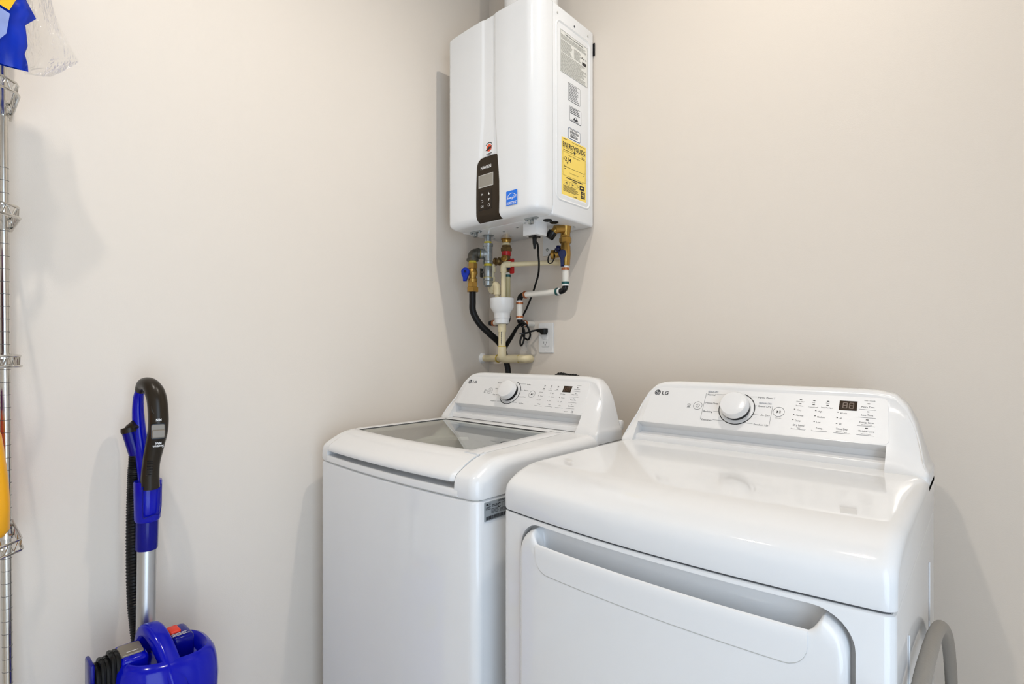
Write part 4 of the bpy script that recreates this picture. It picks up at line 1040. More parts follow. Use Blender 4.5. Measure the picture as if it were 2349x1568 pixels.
bm = NB(); hexnut(bm, (vx, vy, zv - 0.075), (vx, vy, zv - 0.092), 0.0205, 0.3); hexnut(bm, (vx, vy, zv - 0.093), (vx, vy, zv - 0.111), 0.0235, 0.1); obj('flare_nut', bm, M['brass'], v, 20)
FB = Frame((vx - 0.008, vy - 0.030, zv - 0.035), (0.80, 0.60, 0), (0, 0, 1))
bm = NB()
o = [(0.016 * math.cos(t), 0.016 * math.sin(t)) for t in [math.radians(a) for a in range(-20, 201, 20)]] + [(-0.0145, -0.012), (-0.0095, -0.022), (-0.0085, -0.036), (0.0035, -0.036), (0.0085, -0.022), (0.0130, -0.012)]
plate(bm, FB, o, -0.006, 0.006, 0.002); obj('lever', bm, M['bluehandle'], v)
bm = NB(); cyl(bm, FB.p(0, 0, 0.005), FB.p(0, 0, 0.009), 0.0045); obj('lever_screw', bm, M['navy'], v)

# --- black flexible gas hose
zh = zv - 0.108
bm = NB()
tube(bm, [(vx, vy, zh), (vx - 0.001, vy + 0.001, 1.475), (vx, vy + 0.003, 1.435), (0.1350, -0.190, 1.390), (0.150, -0.150, 1.352), (0.1575, -0.105, 1.318), (0.1600, -0.078, 1.280), (0.1640, -0.066, 1.235), (0.1735, -0.066, 1.19), (0.1830, -0.072, 1.10), (0.19, -0.08, 0.95)], lambda t_: 0.0128 if t_ < .55 else 0.0118, 16, 8)
tag(obj('gas_hose', bm, M['black']), 'thick black flexible hose curving from the gas valve down behind the cream pipe', 'hose')
bm = NB(); tube(bm, [(0.2330, -0.048, 1.398), (0.2186, -0.060, 1.381), (0.2020, -0.062, 1.360), (0.1850, -0.062, 1.338), (0.1650, -0.064, 1.314), (0.1480, -0.062, 1.296)], lambda t_: 0.0050 + 0.0050 * t_, 12, 6)
tag(obj('black_branch_hose', bm, M['black']), 'short black hose slanting from the coiled cord to the cream pipe', 'hose')

# --- hot side
hx, hy = 0.1640, -0.068
h = thing('hot_water_valve', 'brass service valve with red collar and red lever, nearest the corner', 'valve', (hx, hy, 1.58))
bm = NB(); lathe(bm, (hx, hy, HZ0 + 0.001), (0, 0, -1), [(0, 0.022), (0.003, 0.022), (0.004, 0.018), (0.010, 0.0185), (0.017, 0.0150)], 20); obj('outlet_stub', bm, M['brass'], h)
bm = NB(); cyl(bm, (hx, hy, 1.716), (hx, hy, 1.706), 0.0165); obj('gasket', bm, M['cpvc'], h)
bm = NB(); lathe(bm, (hx, hy, 1.707), (0, 0, -1), [(0, 0.018), (0.008, 0.018), (0.010, 0.022), (0.022, 0.022), (0.026, 0.0195)], 8); obj('union_nut', bm, M['brassdark'], h, 20)
bm = NB(); lathe(bm, (hx, hy, 1.682), (0, 0, -1), [(0, 0.015), (0, 0.0190), (0.016, 0.0190), (0.018, 0.0175), (0.018, 0.01)], 22); obj('red_collar', bm, M['red'], h)
bm = NB(); lathe(bm, (hx, hy, 1.666), (0, 0, -1), [(0, 0.0150), (0.012, 0.0165), (0.032, 0.0180), (0.050, 0.0155), (0.072, 0.0140)], 20); cyl(bm, (hx, hy, 1.645), (hx - 0.035, hy - 0.012, 1.645), 0.0120)
obj('valve_body', bm, M['brassdark'], h)
bm = NB(); lathe(bm, (hx - 0.022, hy - 0.008, 1.645), (-1, -0.34, 0), [(0, 0.0135), (0.004, 0.0165), (0.010, 0.0165), (0.013, 0.0125), (0.018, 0.0125), (0.020, 0.0160), (0.028, 0.0160)], 18); obj('drain_port', bm, M['brassdark'], h)
bm = NB(); lathe(bm, (hx + 0.006, hy - 0.014, 1.650), (0.45, -0.89, 0.1), [(0, 0.008), (0.006, 0.0135), (0.014, 0.0135), (0.015, 0.009), (0.012, 0.007)], 20); obj('drain_cap', bm, M['brass'], h)
bm = NB(); box(bm, hx + 0.024, hx + 0.044, hy - 0.009, hy + 0.001, 1.590, 1.650, 0.004); cyl(bm, (hx + 0.008, hy - 0.004, 1.640), (hx + 0.030, hy - 0.004, 1.640), 0.006); obj('lever', bm, M['red'], h)
bm = NB(); cyl(bm, (hx + 0.012, hy - 0.01, 1.612), (hx + 0.028, hy - 0.016, 1.612), 0.006); obj('stem_nut', bm, M['navy'], h)
hp = thing('hot_water_pipe', 'yellowed plastic hot water pipe running down behind the white funnel', 'pipe', (0.170, hy, 1.40))
px_ = 0.1715
bm = NB(); cyl(bm, (px_, hy, 1.598), (px_, hy, 1.420), 0.0110, seg=18); obj('pipe', bm, M['hotpex'], hp)
bm = NB(); lathe(bm, (px_, hy, 1.596), (0, 0, -1), [(0, 0.0125), (0.006, 0.0125), (0.006, 0.011)], 18); obj('pipe_sleeve', bm, M['pex'], hp)
bm = NB(); lathe(bm, (px_, hy, 1.588), (0, 0, -1), [(0, 0.011), (0, 0.0128), (0.009, 0.0128), (0.009, 0.011)], 18); obj('crimp_ring', bm, M['teal'], hp)
bm = NB(); tube(bm, [V3((px_, hy, 1.424))] + bend((px_, hy, 1.415), (px_, hy, 1.3985), (px_ - 0.018, hy, 1.3985)) + [V3((px_ - 0.024, hy, 1.3985))], 0.0115, 14, 0); obj('elbow', bm, M['blackgloss'], hp)
bm = NB(); cyl(bm, (px_ - 0.020, hy, 1.3985), (0.088, hy, 1.3985), 0.0110, seg=18); obj('pipe', bm, M['pex'], hp)
bm = NB(); cyl(bm, (0.099, hy, 1.3985), (0.090, hy, 1.3985), 0.0130, seg=18); obj('crimp_ring', bm, M['copper'], hp)
bm = NB(); tube(bm, [V3((0.088, hy, 1.3985))] + bend((0.084, hy, 1.3985), (0.068, hy, 1.3985), (0.068, hy + 0.018, 1.3985)) + [V3((0.068, -0.001, 1.3985))], 0.0115, 14, 0); obj('wall_elbow', bm, M['blackgloss'], hp)

# --- cold side
cx, cy = 0.4651, -0.080
c = thing('cold_water_valve', 'brass service valve with navy blue lever on the right of the heater base', 'valve', (cx, cy, 1.60))
bm = NB(); lathe(bm, (cx, cy, HZ0 + 0.001), (0, 0, -1), [(0, 0.022), (0.006, 0.0205), (0.022, 0.0185), (0.024, 0.0175), (0.034, 0.0175)], 22); obj('inlet_stub', bm, M['brass'], c)
bm = NB(); lathe(bm, (cx, cy, 1.700), (0, 0, -1), [(0, 0.0185), (0.006, 0.0185), (0.008, 0.0225), (0.024, 0.0225), (0.028, 0.0185)], 8); obj('union_nut', bm, M['brass'], c, 20)
bm = NB(); lathe(bm, (cx, cy, 1.674), (0, 0, -1), [(0, 0.0165), (0.010, 0.0165), (0.012, 0.0180), (0.040, 0.0195), (0.058, 0.0180), (0.062, 0.0175), (0.080, 0.0165), (0.082, 0.015)], 22)
cyl(bm, (cx, cy, 1.634), (cx - 0.030, cy - 0.014, 1.634), 0.0115); obj('valve_body', bm, M['brass'], c)
bm = NB(); lathe(bm, (cx - 0.026, cy - 0.012, 1.634), (-0.9, -0.42, 0), [(0, 0.0115), (0.006, 0.0125), (0.010, 0.0125), (0.012, 0.0175), (0.022, 0.0175), (0.024, 0.015)], 20); obj('hose_cap', bm, M['brass'], c)
bm = NB(); q = V3((cx - 0.040, cy - 0.020, 1.634)); tube(bm, [q + V3((0.006, 0, 0.014)), q + V3((0.012, -0.008, -0.010)), q + V3((0.002, -0.010, -0.030)), q + V3((-0.016, -0.008, -0.028)), q + V3((-0.018, -0.006, -0.008)), q + V3((-0.008, -0.004, 0.006))], 0.0022, 8, 6); obj('cap_strap', bm, M['black'], c)
bm = NB(); lathe(bm, (cx - 0.024, cy - 0.012, 1.642), (0, 0, 1), [(0, 0.006), (0.006, 0.006), (0.007, 0.0125), (0.013, 0.0125), (0.014, 0.008), (0.024, 0.0065), (0.024, 0.001)], 12); obj('drain_knob', bm, M['navy'], c)
FC = Frame((cx + 0.002, cy - 0.022, 1.632), (0.78, 0.62, 0), (0, 0, 1))
bm = NB(); cyl(bm, FC.p(0, 0, -0.01), FC.p(0, 0, 0.004), 0.010)
o = [(0.0150 * math.cos(t), 0.0150 * math.sin(t)) for t in [math.radians(a) for a in range(-30, 211, 20)]] + [(-0.007, -0.018), (-0.0055, -0.046), (0.0055, -0.046), (0.007, -0.018)]
plate(bm, FC, o, 0.002, 0.011, 0.003); obj('lever', bm, M['navy'], c)
rv = thing('pressure_relief_valve', 'brass relief valve with a black cap tilting below the heater base', 'valve', (0.435, -0.135, HZ0))
bm = NB(); cyl(bm, (0.470, -0.098, 1.722), (0.455, -0.130, 1.716), 0.0145); cyl(bm, (0.462, -0.118, 1.720), (0.446, -0.136, 1.704), 0.0125); obj('valve_body', bm, M['brass'], rv)
bm = NB(); lathe(bm, (0.450, -0.132, 1.709), (-0.50, -0.28, -0.82), [(0, 0.014), (0.002, 0.0170), (0.026, 0.0160), (0.029, 0.0135), (0.029, 0.001)], 14); obj('cap', bm, M['blackgloss'], rv)
p = thing('cold_water_pipe', 'white plastic water pipe with copper crimp rings stepping down to the wall', 'pipe', (0.36, cy, 1.39))
def seg_(a, b, r=0.0118, m='pex', nm='pipe', par=p):
    bm = NB(); cyl(bm, a, b, r, seg=18); return obj(nm, bm, M[m], par)
def ring_(pt, d, m, par=p):
    bm = NB(); lathe(bm, pt, d, [(0, 0.0118), (0, 0.0142), (0.008, 0.0142), (0.008, 0.0118)], 18); obj('crimp_ring', bm, M[m], par)
def elb(a, cc, b, par=p):
    a, cc, b = V3(a), V3(cc), V3(b)
    bm = NB(); tube(bm, bend(a, cc, b, 8), 0.0108, 14, 0); obj('elbow', bm, M['blackgloss'], par)
def sleeve(pt, d, par=p):
    bm = NB(); lathe(bm, pt, d, [(0, 0.0118), (0, 0.0132), (0.005, 0.0132), (0.005, 0.0118)], 18); obj('pipe_sleeve', bm, M['pvc'], par)
PZ = 1.501
seg_((cx, cy, 1.594), (cx, cy, 1.522)); sleeve((cx, cy, 1.590), (0, 0, -1)); ring_((cx, cy, 1.584), (0, 0, -1), 'copper'); ring_((cx, cy, 1.534), (0, 0, -1), 'teal'); sleeve((cx, cy, 1.524), (0, 0, -1))
elb((cx, cy, 1.521), (cx, cy, PZ), (cx - 0.024, cy, PZ))
seg_((cx - 0.023, cy, PZ), (0.2690, cy, PZ)); ring_((cx - 0.032, cy, PZ), (-1, 0, 0), 'teal'); sleeve((cx - 0.024, cy, PZ), (-1, 0, 0)); ring_((0.2800, cy, PZ), (-1, 0, 0), 'copper')
KX = 0.2453
elb((0.2700, cy, PZ), (KX, cy, PZ), (KX, cy, PZ - 0.022))
seg_((KX, cy, PZ - 0.021), (KX, cy, 1.407)); ring_((KX, cy, PZ - 0.027), (0, 0, -1), 'copper'); sleeve((KX, cy, PZ - 0.021), (0, 0, -1)); ring_((KX, cy, 1.420), (0, 0, -1), 'copper'); sleeve((KX, cy, 1.411), (0, 0, -1))
elb((KX, cy, 1.408), (KX, cy, 1.3915), (KX, cy + 0.022, 1.3915))
seg_((KX, cy + 0.021, 1.3915), (KX, -0.0005, 1.3915)); ring_((KX, cy + 0.026, 1.3915), (0, 1, 0), 'copper')

# --- cream CPVC condensate pipes, funnel and drain
def cp_(a, b, r=0.0095, par=None, nm='pipe', m='cpvc'):
    bm = NB(); cyl(bm, a, b, r, seg=18); return obj(nm, bm, M[m], par)
def socket(pt, d, par, r=0.0118, l=0.022):
    bm = NB(); lathe(bm, pt, d, [(0, r - 0.003), (0, r), (l, r), (l, r - 0.003)], 20); obj('socket', bm, M['cpvc'], par)
rp = thing('relief_drain_pipe', 'cream plastic pipe running level behind the black cord then down into the funnel', 'pipe', (0.2150, -0.140, 1.45))
A = V3((0.2150, -0.140, 1.6160)); B = V3((0.4020, -0.032, 1.6170)); dAB = (B - A).normalized()
bm = NB(); tube(bm, [A + V3((0, 0, -0.030)), A + V3((0, 0, -0.012))] + bend(A + V3((0, 0, -0.012)), A, A + dAB * 0.012, 6) + [A + dAB * 0.030], 0.0122, 16, 0); obj('elbow', bm, M['cpvc'], rp)
cp_(A + dAB * 0.028, B, 0.0092, rp); socket(B - dAB * 0.022, dAB, rp, 0.0120, 0.024)
cp_(A + V3((0, 0, -0.028)), (0.2150, -0.140, 1.462), 0.0092, rp)
cd = thing('condensate_pipe', 'cream plastic pipe with two offset elbows beside the galvanised drip leg', 'pipe', (0.150, -0.128, 1.47))
q0 = V3((0.1500, -0.132, 1.625)); q1 = V3((0.1460, -0.132, 1.566)); q3 = V3((0.1815, -0.140, 1.462))
cp_(q0, q1, 0.0092, cd); socket(q0 + V3((0, 0, -0.010)), (0, 0, -1), cd, 0.0115, 0.022); socket(q1 + V3((0, 0, 0.010)), (0, 0, -1), cd, 0.0128, 0.022)
bm = NB(); tube(bm, [q1 + V3((0, 0, -0.004)), (0.1430, -0.133, 1.545), (0.1440, -0.134, 1.530), (0.1520, -0.135, 1.521), (0.1620, -0.136, 1.526)], 0.0140, 16, 6); obj('offset_elbow', bm, M['cpvc'], cd)
bm = NB(); tube(bm, [(0.1540, -0.137, 1.526), (0.1640, -0.139, 1.538), (0.1740, -0.140, 1.541), (0.1810, -0.140, 1.533), (0.1822, -0.140, 1.515), (0.1822, -0.140, 1.502)], 0.0142, 16, 6); obj('offset_elbow', bm, M['cpvc'], cd)
cp_((0.1822, -0.140, 1.504), q3, 0.0090, cd)
fx, fy = 0.1985, -0.130
fn = thing('drain_funnel', 'white plastic reducer cup catching the cream pipes below the heater', 'pipe fitting', (fx, fy, 1.385))
bm = NB(); lathe(bm, (fx, fy, 1.489), (0, 0, -1), [(0.012, 0.0400), (0.0, 0.0430), (0.001, 0.0468), (0.036, 0.0460), (0.056, 0.0335), (0.060, 0.0315), (0.078, 0.0310)], 36); obj('cup', bm, M['pvc'], fn)
bm = NB(); lathe(bm, (fx, fy, 1.411), (0, 0, -1), [(0, 0.0290), (0, 0.0295), (0.020, 0.0278), (0.0225, 0.0230), (0.0225, 0.012)], 32); obj('reducer', bm, M['pvc'], fn)
dp = thing('drain_pipe', 'cream plastic drain pipe with an elbow from the white cup to the corner wall', 'pipe', (fx, fy, 1.25))
HZp = 1.2530
socket((fx, fy, 1.388), (0, 0, -1), dp, 0.0165, 0.030); cp_((fx, fy, 1.382), (fx, fy, 1.290), 0.0142, dp)
socket((fx, fy, 1.300), (0, 0, -1), dp, 0.0168, 0.026)
bm = NB(); lathe(bm, (fx, fy, 1.3025), (0, 0, -1), [(0, 0.0145), (0, 0.0160), (0.003, 0.0160)], 20); obj('solvent_ring', bm, M['cpvcline'], dp)
bm = NB(); tube(bm, [V3((fx, fy, 1.278))] + bend((fx, fy, 1.272), (fx, fy, HZp), (fx, fy + 0.026, HZp), 8) + [V3((fx, -0.042, HZp))], 0.0168, 18, 0); obj('elbow', bm, M['cpvc'], dp)
HY = -0.040
cp_((0.0, HY, HZp), (0.205, HY, HZp), 0.0140, dp)
socket((0.180, HY, HZp), (1, 0, 0), dp, 0.0168, 0.030)
for x in (0.090, 0.208):
    bm = NB(); lathe(bm, (x, HY, HZp), (1, 0, 0), [(0, 0.0145), (0, 0.0172), (0.004, 0.0172)], 20); obj('solvent_ring', bm, M['cpvcline'], dp)
bm = NB(); tube(bm, [V3((0.206, HY, HZp)), V3((0.215, HY, HZp))] + bend((0.216, HY, HZp), (0.236, HY, HZp), (0.236, HY + 0.022, HZp), 8) + [V3((0.236, -0.001, HZp))], 0.0168, 18, 0); obj('wall_elbow', bm, M['cpvc'], dp)
bm = NB(); lathe(bm, (0.0005, HY, HZp), (1, 0, 0), [(0, 0.023), (0.003, 0.021), (0.010, 0.0175), (0.012, 0.0145)], 18); obj('plaster_collar', bm, M['caulk'], dp)
bm = NB()
FWp = Frame((fx, fy, 0), (0.74, 0.67, 0), (0, 0, 1))
greek(bm, Frame((fx + 0.0142 * 0.67, fy - 0.0142 * 0.74, 0), (0, 0, -1), (0.74, 0.67, 0)), -1.372, -1.305, -0.005, -0.001, 1, 0.0006, 0.5, 0.1, random.Random(5)); flatobj('pipe_print', bm, M['ink'], dp)

# --- outlet, plug and power cord
OX, OZ = 0.3150, 1.3345
FO = Frame((0, 0, 0), (1, 0, 0), (0, 0, 1))
ot = thing('wall_outlet', 'white double wall outlet with a black plug in its upper socket', 'outlet', (OX, 0, OZ))
bm = NB(); plate(bm, FO, roundrect(OX - 0.0365, OX + 0.0365, OZ - 0.0595, OZ + 0.0595, 0.004, 4), 0.0002, 0.0065, 0.004); obj('cover_plate', bm, M['pvc'], ot)
bm = NB(); plate(bm, FO, roundrect(OX - 0.0172, OX + 0.0172, OZ - 0.0340, OZ + 0.0340, 0.002, 3), 0.002, 0.0080, 0.0006); rc = obj('receptacle', bm, M['pvc'], ot)
bm = NB(); plate(bm, FO, roundrect(OX - 0.0178, OX + 0.0178, OZ - 0.0346, OZ + 0.0346, 0.002, 3), 0.002, 0.00675); obj('receptacle_gap', bm, M['ink'], ot)
bm = NB()
rect(bm, FO, OX - 0.0075, OX - 0.0058, OZ - 0.022, OZ - 0.013, 0.0083); rect(bm, FO, OX + 0.0058, OX + 0.0072, OZ - 0.021, OZ - 0.014, 0.0083); disc(bm, FO, OX, OZ - 0.0265, 0.0022, 0.0083, 14); flatobj('socket_slots', bm, M['inkblack'], rc)
bm = NB(); plate(bm, FO, roundrect(OX - 0.012, OX + 0.012, OZ - 0.006, OZ + 0.006, 0.001, 2), 0.007, 0.0088, 0.0004); obj('test_buttons', bm, M['white'], rc)
for z in (OZ + 0.048, OZ - 0.048):
    bm = NB(); lathe(bm, (OX, -0.0055, z), (0, -1, 0), [(0, 0.0032), (0.0015, 0.0028), (0.0016, 0.001)], 12); obj('plate_screw', bm, M['white'], ot)
pc = thing('power_cord', 'thin black power cord from the heater, coiled and plugged into the wall outlet', 'cord', (0.28, -0.05, 1.34))
bm = NB()
o = [(-0.017, 0.012), (0.013, 0.013), (0.0135, 0.000), (0.008, -0.011), (-0.004, -0.0115), (-0.012, -0.004)]
plate(bm, Frame((OX, -0.0085, OZ + 0.024), (1, 0, 0), (0, 0, 1)), o, 0.0, 0.022, 0.004); obj('plug', bm, M['black'], pc)
bm = NB(); lathe(bm, (OX - 0.014, -0.020, OZ + 0.030), (-1, 0, 0), [(0, 0.0075), (0.006, 0.0070), (0.016, 0.0060), (0.017, 0.0035)], 14); obj('strain_relief', bm, M['black'], pc)
path = [(0.415, -0.194, 1.690), (0.4150, -0.193, 1.674), (0.4153, -0.1780, 1.6616), (0.3964, -0.1500, 1.6290), (0.3750, -0.1200, 1.6036), (0.3475, -0.0900, 1.5727), (0.3101, -0.0600, 1.5427), (0.2843, -0.0500, 1.5035), (0.2542, -0.0460, 1.4546), (0.2327, -0.0500, 1.4125),
        (0.2460, -0.062, 1.360), (0.2400, -0.070, 1.325), (0.2470, -0.074, 1.305), (0.2580, -0.070, 1.325), (0.2570, -0.066, 1.365), (0.2480, -0.075, 1.385), (0.2580, -0.085, 1.395), (0.2800, -0.080, 1.385), (0.2870, -0.066, 1.350), (0.2700, -0.058, 1.328), (0.2490, -0.058, 1.338), (0.2400, -0.056, 1.352), (0.2560, -0.045, 1.356), (0.2700, -0.034, 1.362), (0.2850, -0.022, 1.366), (OX - 0.026, -0.020, OZ + 0.030)]
bm = NB(); tube(bm, path, 0.0037, 10, 8); obj('cable', bm, M['black'], pc)
bm = NB(); lathe(bm, (0.415, -0.194, 1.684), (0, 0, -1), [(0, 0.0085), (0.010, 0.0075), (0.022, 0.0070), (0.030, 0.0050), (0.040, 0.0045), (0.041, 0.003)], 12); obj('strain_relief', bm, M['black'], pc)
bm = NB(); annp = [(0.2470 + 0.008 * math.cos(a), -0.067 + 0.010 * math.sin(a), 1.352) for a in [k * math.pi / 5 for k in range(11)]]; tube(bm, annp, 0.0022, 8, 3); obj('twist_tie', bm, M['ink'], pc)
# clear tape square on the wall under the coil
bm = NB(); plate(bm, FO, [(0.190, 1.285), (0.222, 1.285), (0.222, 1.325), (0.190, 1.325)], 0.0002, 0.0006); tag(obj('clear_tape_patch', bm, M['cleartape']), 'small square of clear tape on the wall left of the outlet', 'tape')
# supply hose behind the washer console
bm = NB(); tube(bm, [(0.40, -0.201, 0.93), (0.40, -0.13, 0.98), (0.40, -0.09, 1.10), (0.43, -0.085, 1.186), (0.48, -0.085, 1.190), (0.53, -0.085, 1.180), (0.56, -0.09, 1.10), (0.56, -0.10, 1.0)], lambda t_: 0.0125 + 0.0012 * math.sin(t_ * 260), 12, 24)
tag(obj('ribbed_supply_hose', bm, M['black']), 'black ribbed hose peeking out behind the washer console', 'hose')

# ================================================================== grey hose beside the dryer
bm = NB()
tube(bm, [(1.548, -1.02, 0.03), (1.545, -1.01, 0.40), (1.536, -0.97, 0.70), (1.531, -0.86, 0.810), (1.5295, -0.70, 0.822), (1.5300, -0.56, 0.812), (1.5315, -0.44, 0.795), (1.5340, -0.34, 0.765), (1.5375, -0.24, 0.700), (1.5400, -0.17, 0.600), (1.5420, -0.13, 0.45), (1.545, -0.11, 0.25), (1.545, -0.11, 0.06)], lambda t_: 0.0108 + 0.0003 * math.sin(t_ * 900), 14, 22)
tag(obj('grey_drain_hose', bm, M['greyhose']), 'grey flexible hose looped against the right side of the dryer', 'hose')

# ================================================================== vacuum cleaner by the left wall
vac = thing('upright_vacuum', 'blue and black upright vacuum with aluminium wand leaning by the left wall', 'vacuum', (0.19, -1.275, 0))
# wand
bm = NB(); cyl(bm, (0.135, -1.2835, 0.45), (0.1225, -1.2765, 0.840), 0.0195, seg=24); obj('wand_tube', bm, M['alu'], vac)
bm = NB(); rings = []
def ov(z, c, a, b, n=24): return [Vector((c[0] + a * math.cos(2 * math.pi * k / n), c[1] + b * math.sin(2 * math.pi * k / n), z)) for k in range(n)]
loft(bm, [ov(0.818, (0.1225, -1.2768), 0.022, 0.0215), ov(0.822, (0.1225, -1.2768), 0.0235, 0.0225), ov(0.885, (0.1215, -1.2755), 0.0235, 0.0225), ov(0.893, (0.1215, -1.2755), 0.022, 0.021)]); obj('lower_sleeve', bm, M['vblue2'], vac)
bm = NB(); loft(bm, [ov(0.885, (0.1215, -1.2755), 0.025, 0.024), ov(0.890, (0.1215, -1.2752), 0.028, 0.0265), ov(0.93, (0.1215, -1.2745), 0.028, 0.0275), ov(0.976, (0.1215, -1.274), 0.029, 0.0285), ov(0.980, (0.1215, -1.274), 0.028, 0.0275)]); sl_ = obj('release_sleeve', bm, M['vblue'], vac)
bm = NB(); tube(bm, [(0.150, -1.291, 0.972), (0.1515, -1.291, 0.905), (0.152, -1.284, 0.900), (0.152, -1.268, 0.903), (0.151, -1.256, 0.908), (0.1500, -1.254, 0.972)], 0.0012, 6, 4); obj('sleeve_clip', bm, M['vblue2'], sl_)
# handle: near grip (black) and far arm (blue)
grip = [(0.138, -1.2735, 0.965), (0.142, -1.2745, 0.995), (0.148, -1.2730, 1.030), (0.157, -1.2680, 1.070), (0.164, -1.2640, 1.105), (0.164, -1.2640, 1.145), (0.156, -1.2660, 1.180), (0.138, -1.2720, 1.203), (0.112, -1.2790, 1.206), (0.094, -1.2830, 1.192)]
bm = NB(); tube(bm, grip, lambda t_: lerp_tab(t_, [0, .2, .35, .5, .7, .8, .9, 1], [0.0195, 0.0175, 0.0195, 0.0205, 0.0200, 0.0175, 0.0150, 0.0115]), 18, 8); gr = obj('handle_grip', bm, M['bronze'], vac)
bm = NB(); tube(bm, [(0.096, -1.2830, 1.194), (0.082, -1.2840, 1.172), (0.077, -1.2835, 1.135), (0.080, -1.2815, 1.090), (0.090, -1.2785, 1.045), (0.105, -1.2755, 1.005), (0.118, -1.2745, 0.970)], lambda t_: 0.0095 + 0.009 * t_, 16, 8); obj('handle_arm', bm, M['vblue'], vac)
gd = Vector((0.94, -0.22, 0.0)).normalized()      # towards the room
FG = Frame(Vector((0.1635, -1.2640, 1.10)) + gd * 0.0195, (0.23, 0.973, 0), (0, 0, 1))
bm = NB(); plate(bm, Frame(Vector((0.160, -1.2650, 1.158)) + gd * 0.0165, (0.23, 0.973, 0), (-0.25, 0.06, 0.97)), roundrect(-0.0125, 0.0125, -0.020, 0.020, 0.0115, 6), -0.004, 0.0018, 0.0015); obj('thumb_pad', bm, M['bronze'], gr)
bm = NB(); plate(bm, FG, roundrect(-0.014, 0.014, -0.017, 0.019, 0.004, 4), -0.004, 0.0022, 0.001); sw = obj('switch_bezel', bm, M['blackgloss'], gr)
bm = NB(); plate(bm, FG, roundrect(-0.0125, 0.0125, -0.0145, 0.0165, 0.003, 4), -0.002, 0.0034, 0.001); obj('slider_plate', bm, M['greybtn'], sw)
bm = NB(); box_o = roundrect(-0.0115, 0.0130, -0.0125, 0.0045, 0.002, 3); plate(bm, FG, box_o, 0.002, 0.0085, 0.0015); obj('slider', bm, M['greybtn'], sw)
FGi = Frame(FG.o, -FG.u, -FG.v)                     # print on the grip reads upside down
bm = NB(); text(bm, FGi, 'MIN', -0.001, -0.030, 0.0060, 0.0022, 'C', 0.0105, bold=True); text(bm, FGi, 'MAX', 0.0, 0.0235, 0.0055, 0.0022, 'C', 0.0125, bold=True); text(bm, FGi, 'Suction', 0.0, 0.0305, 0.0055, 0.0026, 'C', 0.0205, bold=True)
flatobj('switch_lettering', bm, M['white'], gr)
for k in range(6):
    z = 1.000 + 0.0062 * k
    bm = NB(); tube(bm, [(0.1565 + 0.0012 * k, -1.2850, z), (0.1600 + 0.0012 * k, -1.2775, z), (0.1560 + 0.0012 * k, -1.2660, z)], 0.0013, 6, 4); obj('grip_rib', bm, M['blackgloss'], gr)
# hose cuff and hose
bm = NB(); cyl(bm, (0.076, -1.3000, 1.094), (0.083, -1.2860, 1.028), 0.0165, 0.0150, 20); obj('hose_cuff', bm, M['vblue2'], vac)
bm = NB(); lathe(bm, (0.0755, -1.3010, 1.0995), (0.1, 0.2, -0.97), [(0, 0.012), (-0.004, 0.0165), (0.004, 0.0185), (0.008, 0.0175)], 20); cyl(bm, (0.0755, -1.3010, 1.098), (0.088, -1.290, 1.112), 0.011); obj('cuff_collar', bm, M['bronze'], vac)
bm = NB(); tube(bm, [(0.083, -1.2885, 1.035), (0.086, -1.2920, 0.98), (0.088, -1.2945, 0.90), (0.090, -1.2955, 0.80), (0.094, -1.2945, 0.70), (0.104, -1.2900, 0.62), (0.12, -1.285, 0.54)], lambda t_: 0.0150 + 0.0011 * math.sin(t_ * 520), 14, 40); obj('ribbed_hose', bm, M['black'], vac)
# pod (canister body)
pcx, pcy = 0.205, -1.2620
def pod(z, a, b, dx=0.0, dyy=0.0, p=2.6, n=40):
    out = []
    for k in range(n):
        t_ = 2 * math.pi * k / n; c_, s_ = math.cos(t_), math.sin(t_)
        out.append(Vector((pcx + dx + a * math.copysign(abs(c_) ** (2 / p), c_), pcy + dyy + b * math.copysign(abs(s_) ** (2 / p), s_), z - 0.10 * (math.copysign(abs(s_) ** (2 / p), s_) * b) - 0.10 * dyy)))
    return out
bm = NB()
loft(bm, [pod(0.14, 0.085, 0.085), pod(0.20, 0.095, 0.095), pod(0.36, 0.095, 0.098), pod(0.50, 0.097, 0.102), pod(0.545, 0.098, 0.104), pod(0.575, 0.096, 0.102), pod(0.598, 0.090, 0.097), pod(0.609, 0.082, 0.090), pod(0.613, 0.074, 0.082), pod(0.606, 0.064, 0.072), pod(0.590, 0.056, 0.062), pod(0.585, 0.030, 0.035)])
pd_ = obj('pod', bm, M['vblue'], vac, 45)
bm = NB(); box(bm, pcx - 0.050, pcx + 0.034, -1.350, -1.298, 0.56, 0.6290, 0.010, 3); obj('latch_block', bm, M['vblue'], pd_)
FL = Frame((pcx - 0.008, -1.324, 0.6292), (0.05, 1, 0), (-1, 0.05, 0))
bm = NB(); plate(bm, FL, roundrect(-0.022, 0.020, -0.028, 0.026, 0.006, 4), -0.002, 0.003, 0.0015); lb2 = obj('latch_button', bm, M['greybtn'], pd_)
bm = NB(); greek(bm, FL, -0.010, 0.012, -0.020, -0.014, 1, 0.0036, 0.5, 0.05, random.Random(2)); flatobj('latch_print', bm, M['white'], lb2)
bm = NB(); box(bm, pcx - 0.055, pcx + 0.020, -1.252, -1.205, 0.56, 0.6310, 0.011, 3); sb = obj('switch_block', bm, M['vblue2'], pd_)
bm = NB(); box(bm, pcx - 0.040, pcx - 0.004, -1.2500, -1.2260, 0.628, 0.6370, 0.005, 3); obj('power_button', bm, M['redbtn'], pd_)
FLs = Frame((pcx + 0.004, -1.232, 0.6314), (0.05, 1, 0), (-1, 0.05, 0))
bm = NB(); greek(bm, FLs, -0.016, 0.018, -0.010, 0.006, 3, 0.0008, 0.4, 0.2, random.Random(4)); flatobj('switch_print', bm, M['white'], sb)
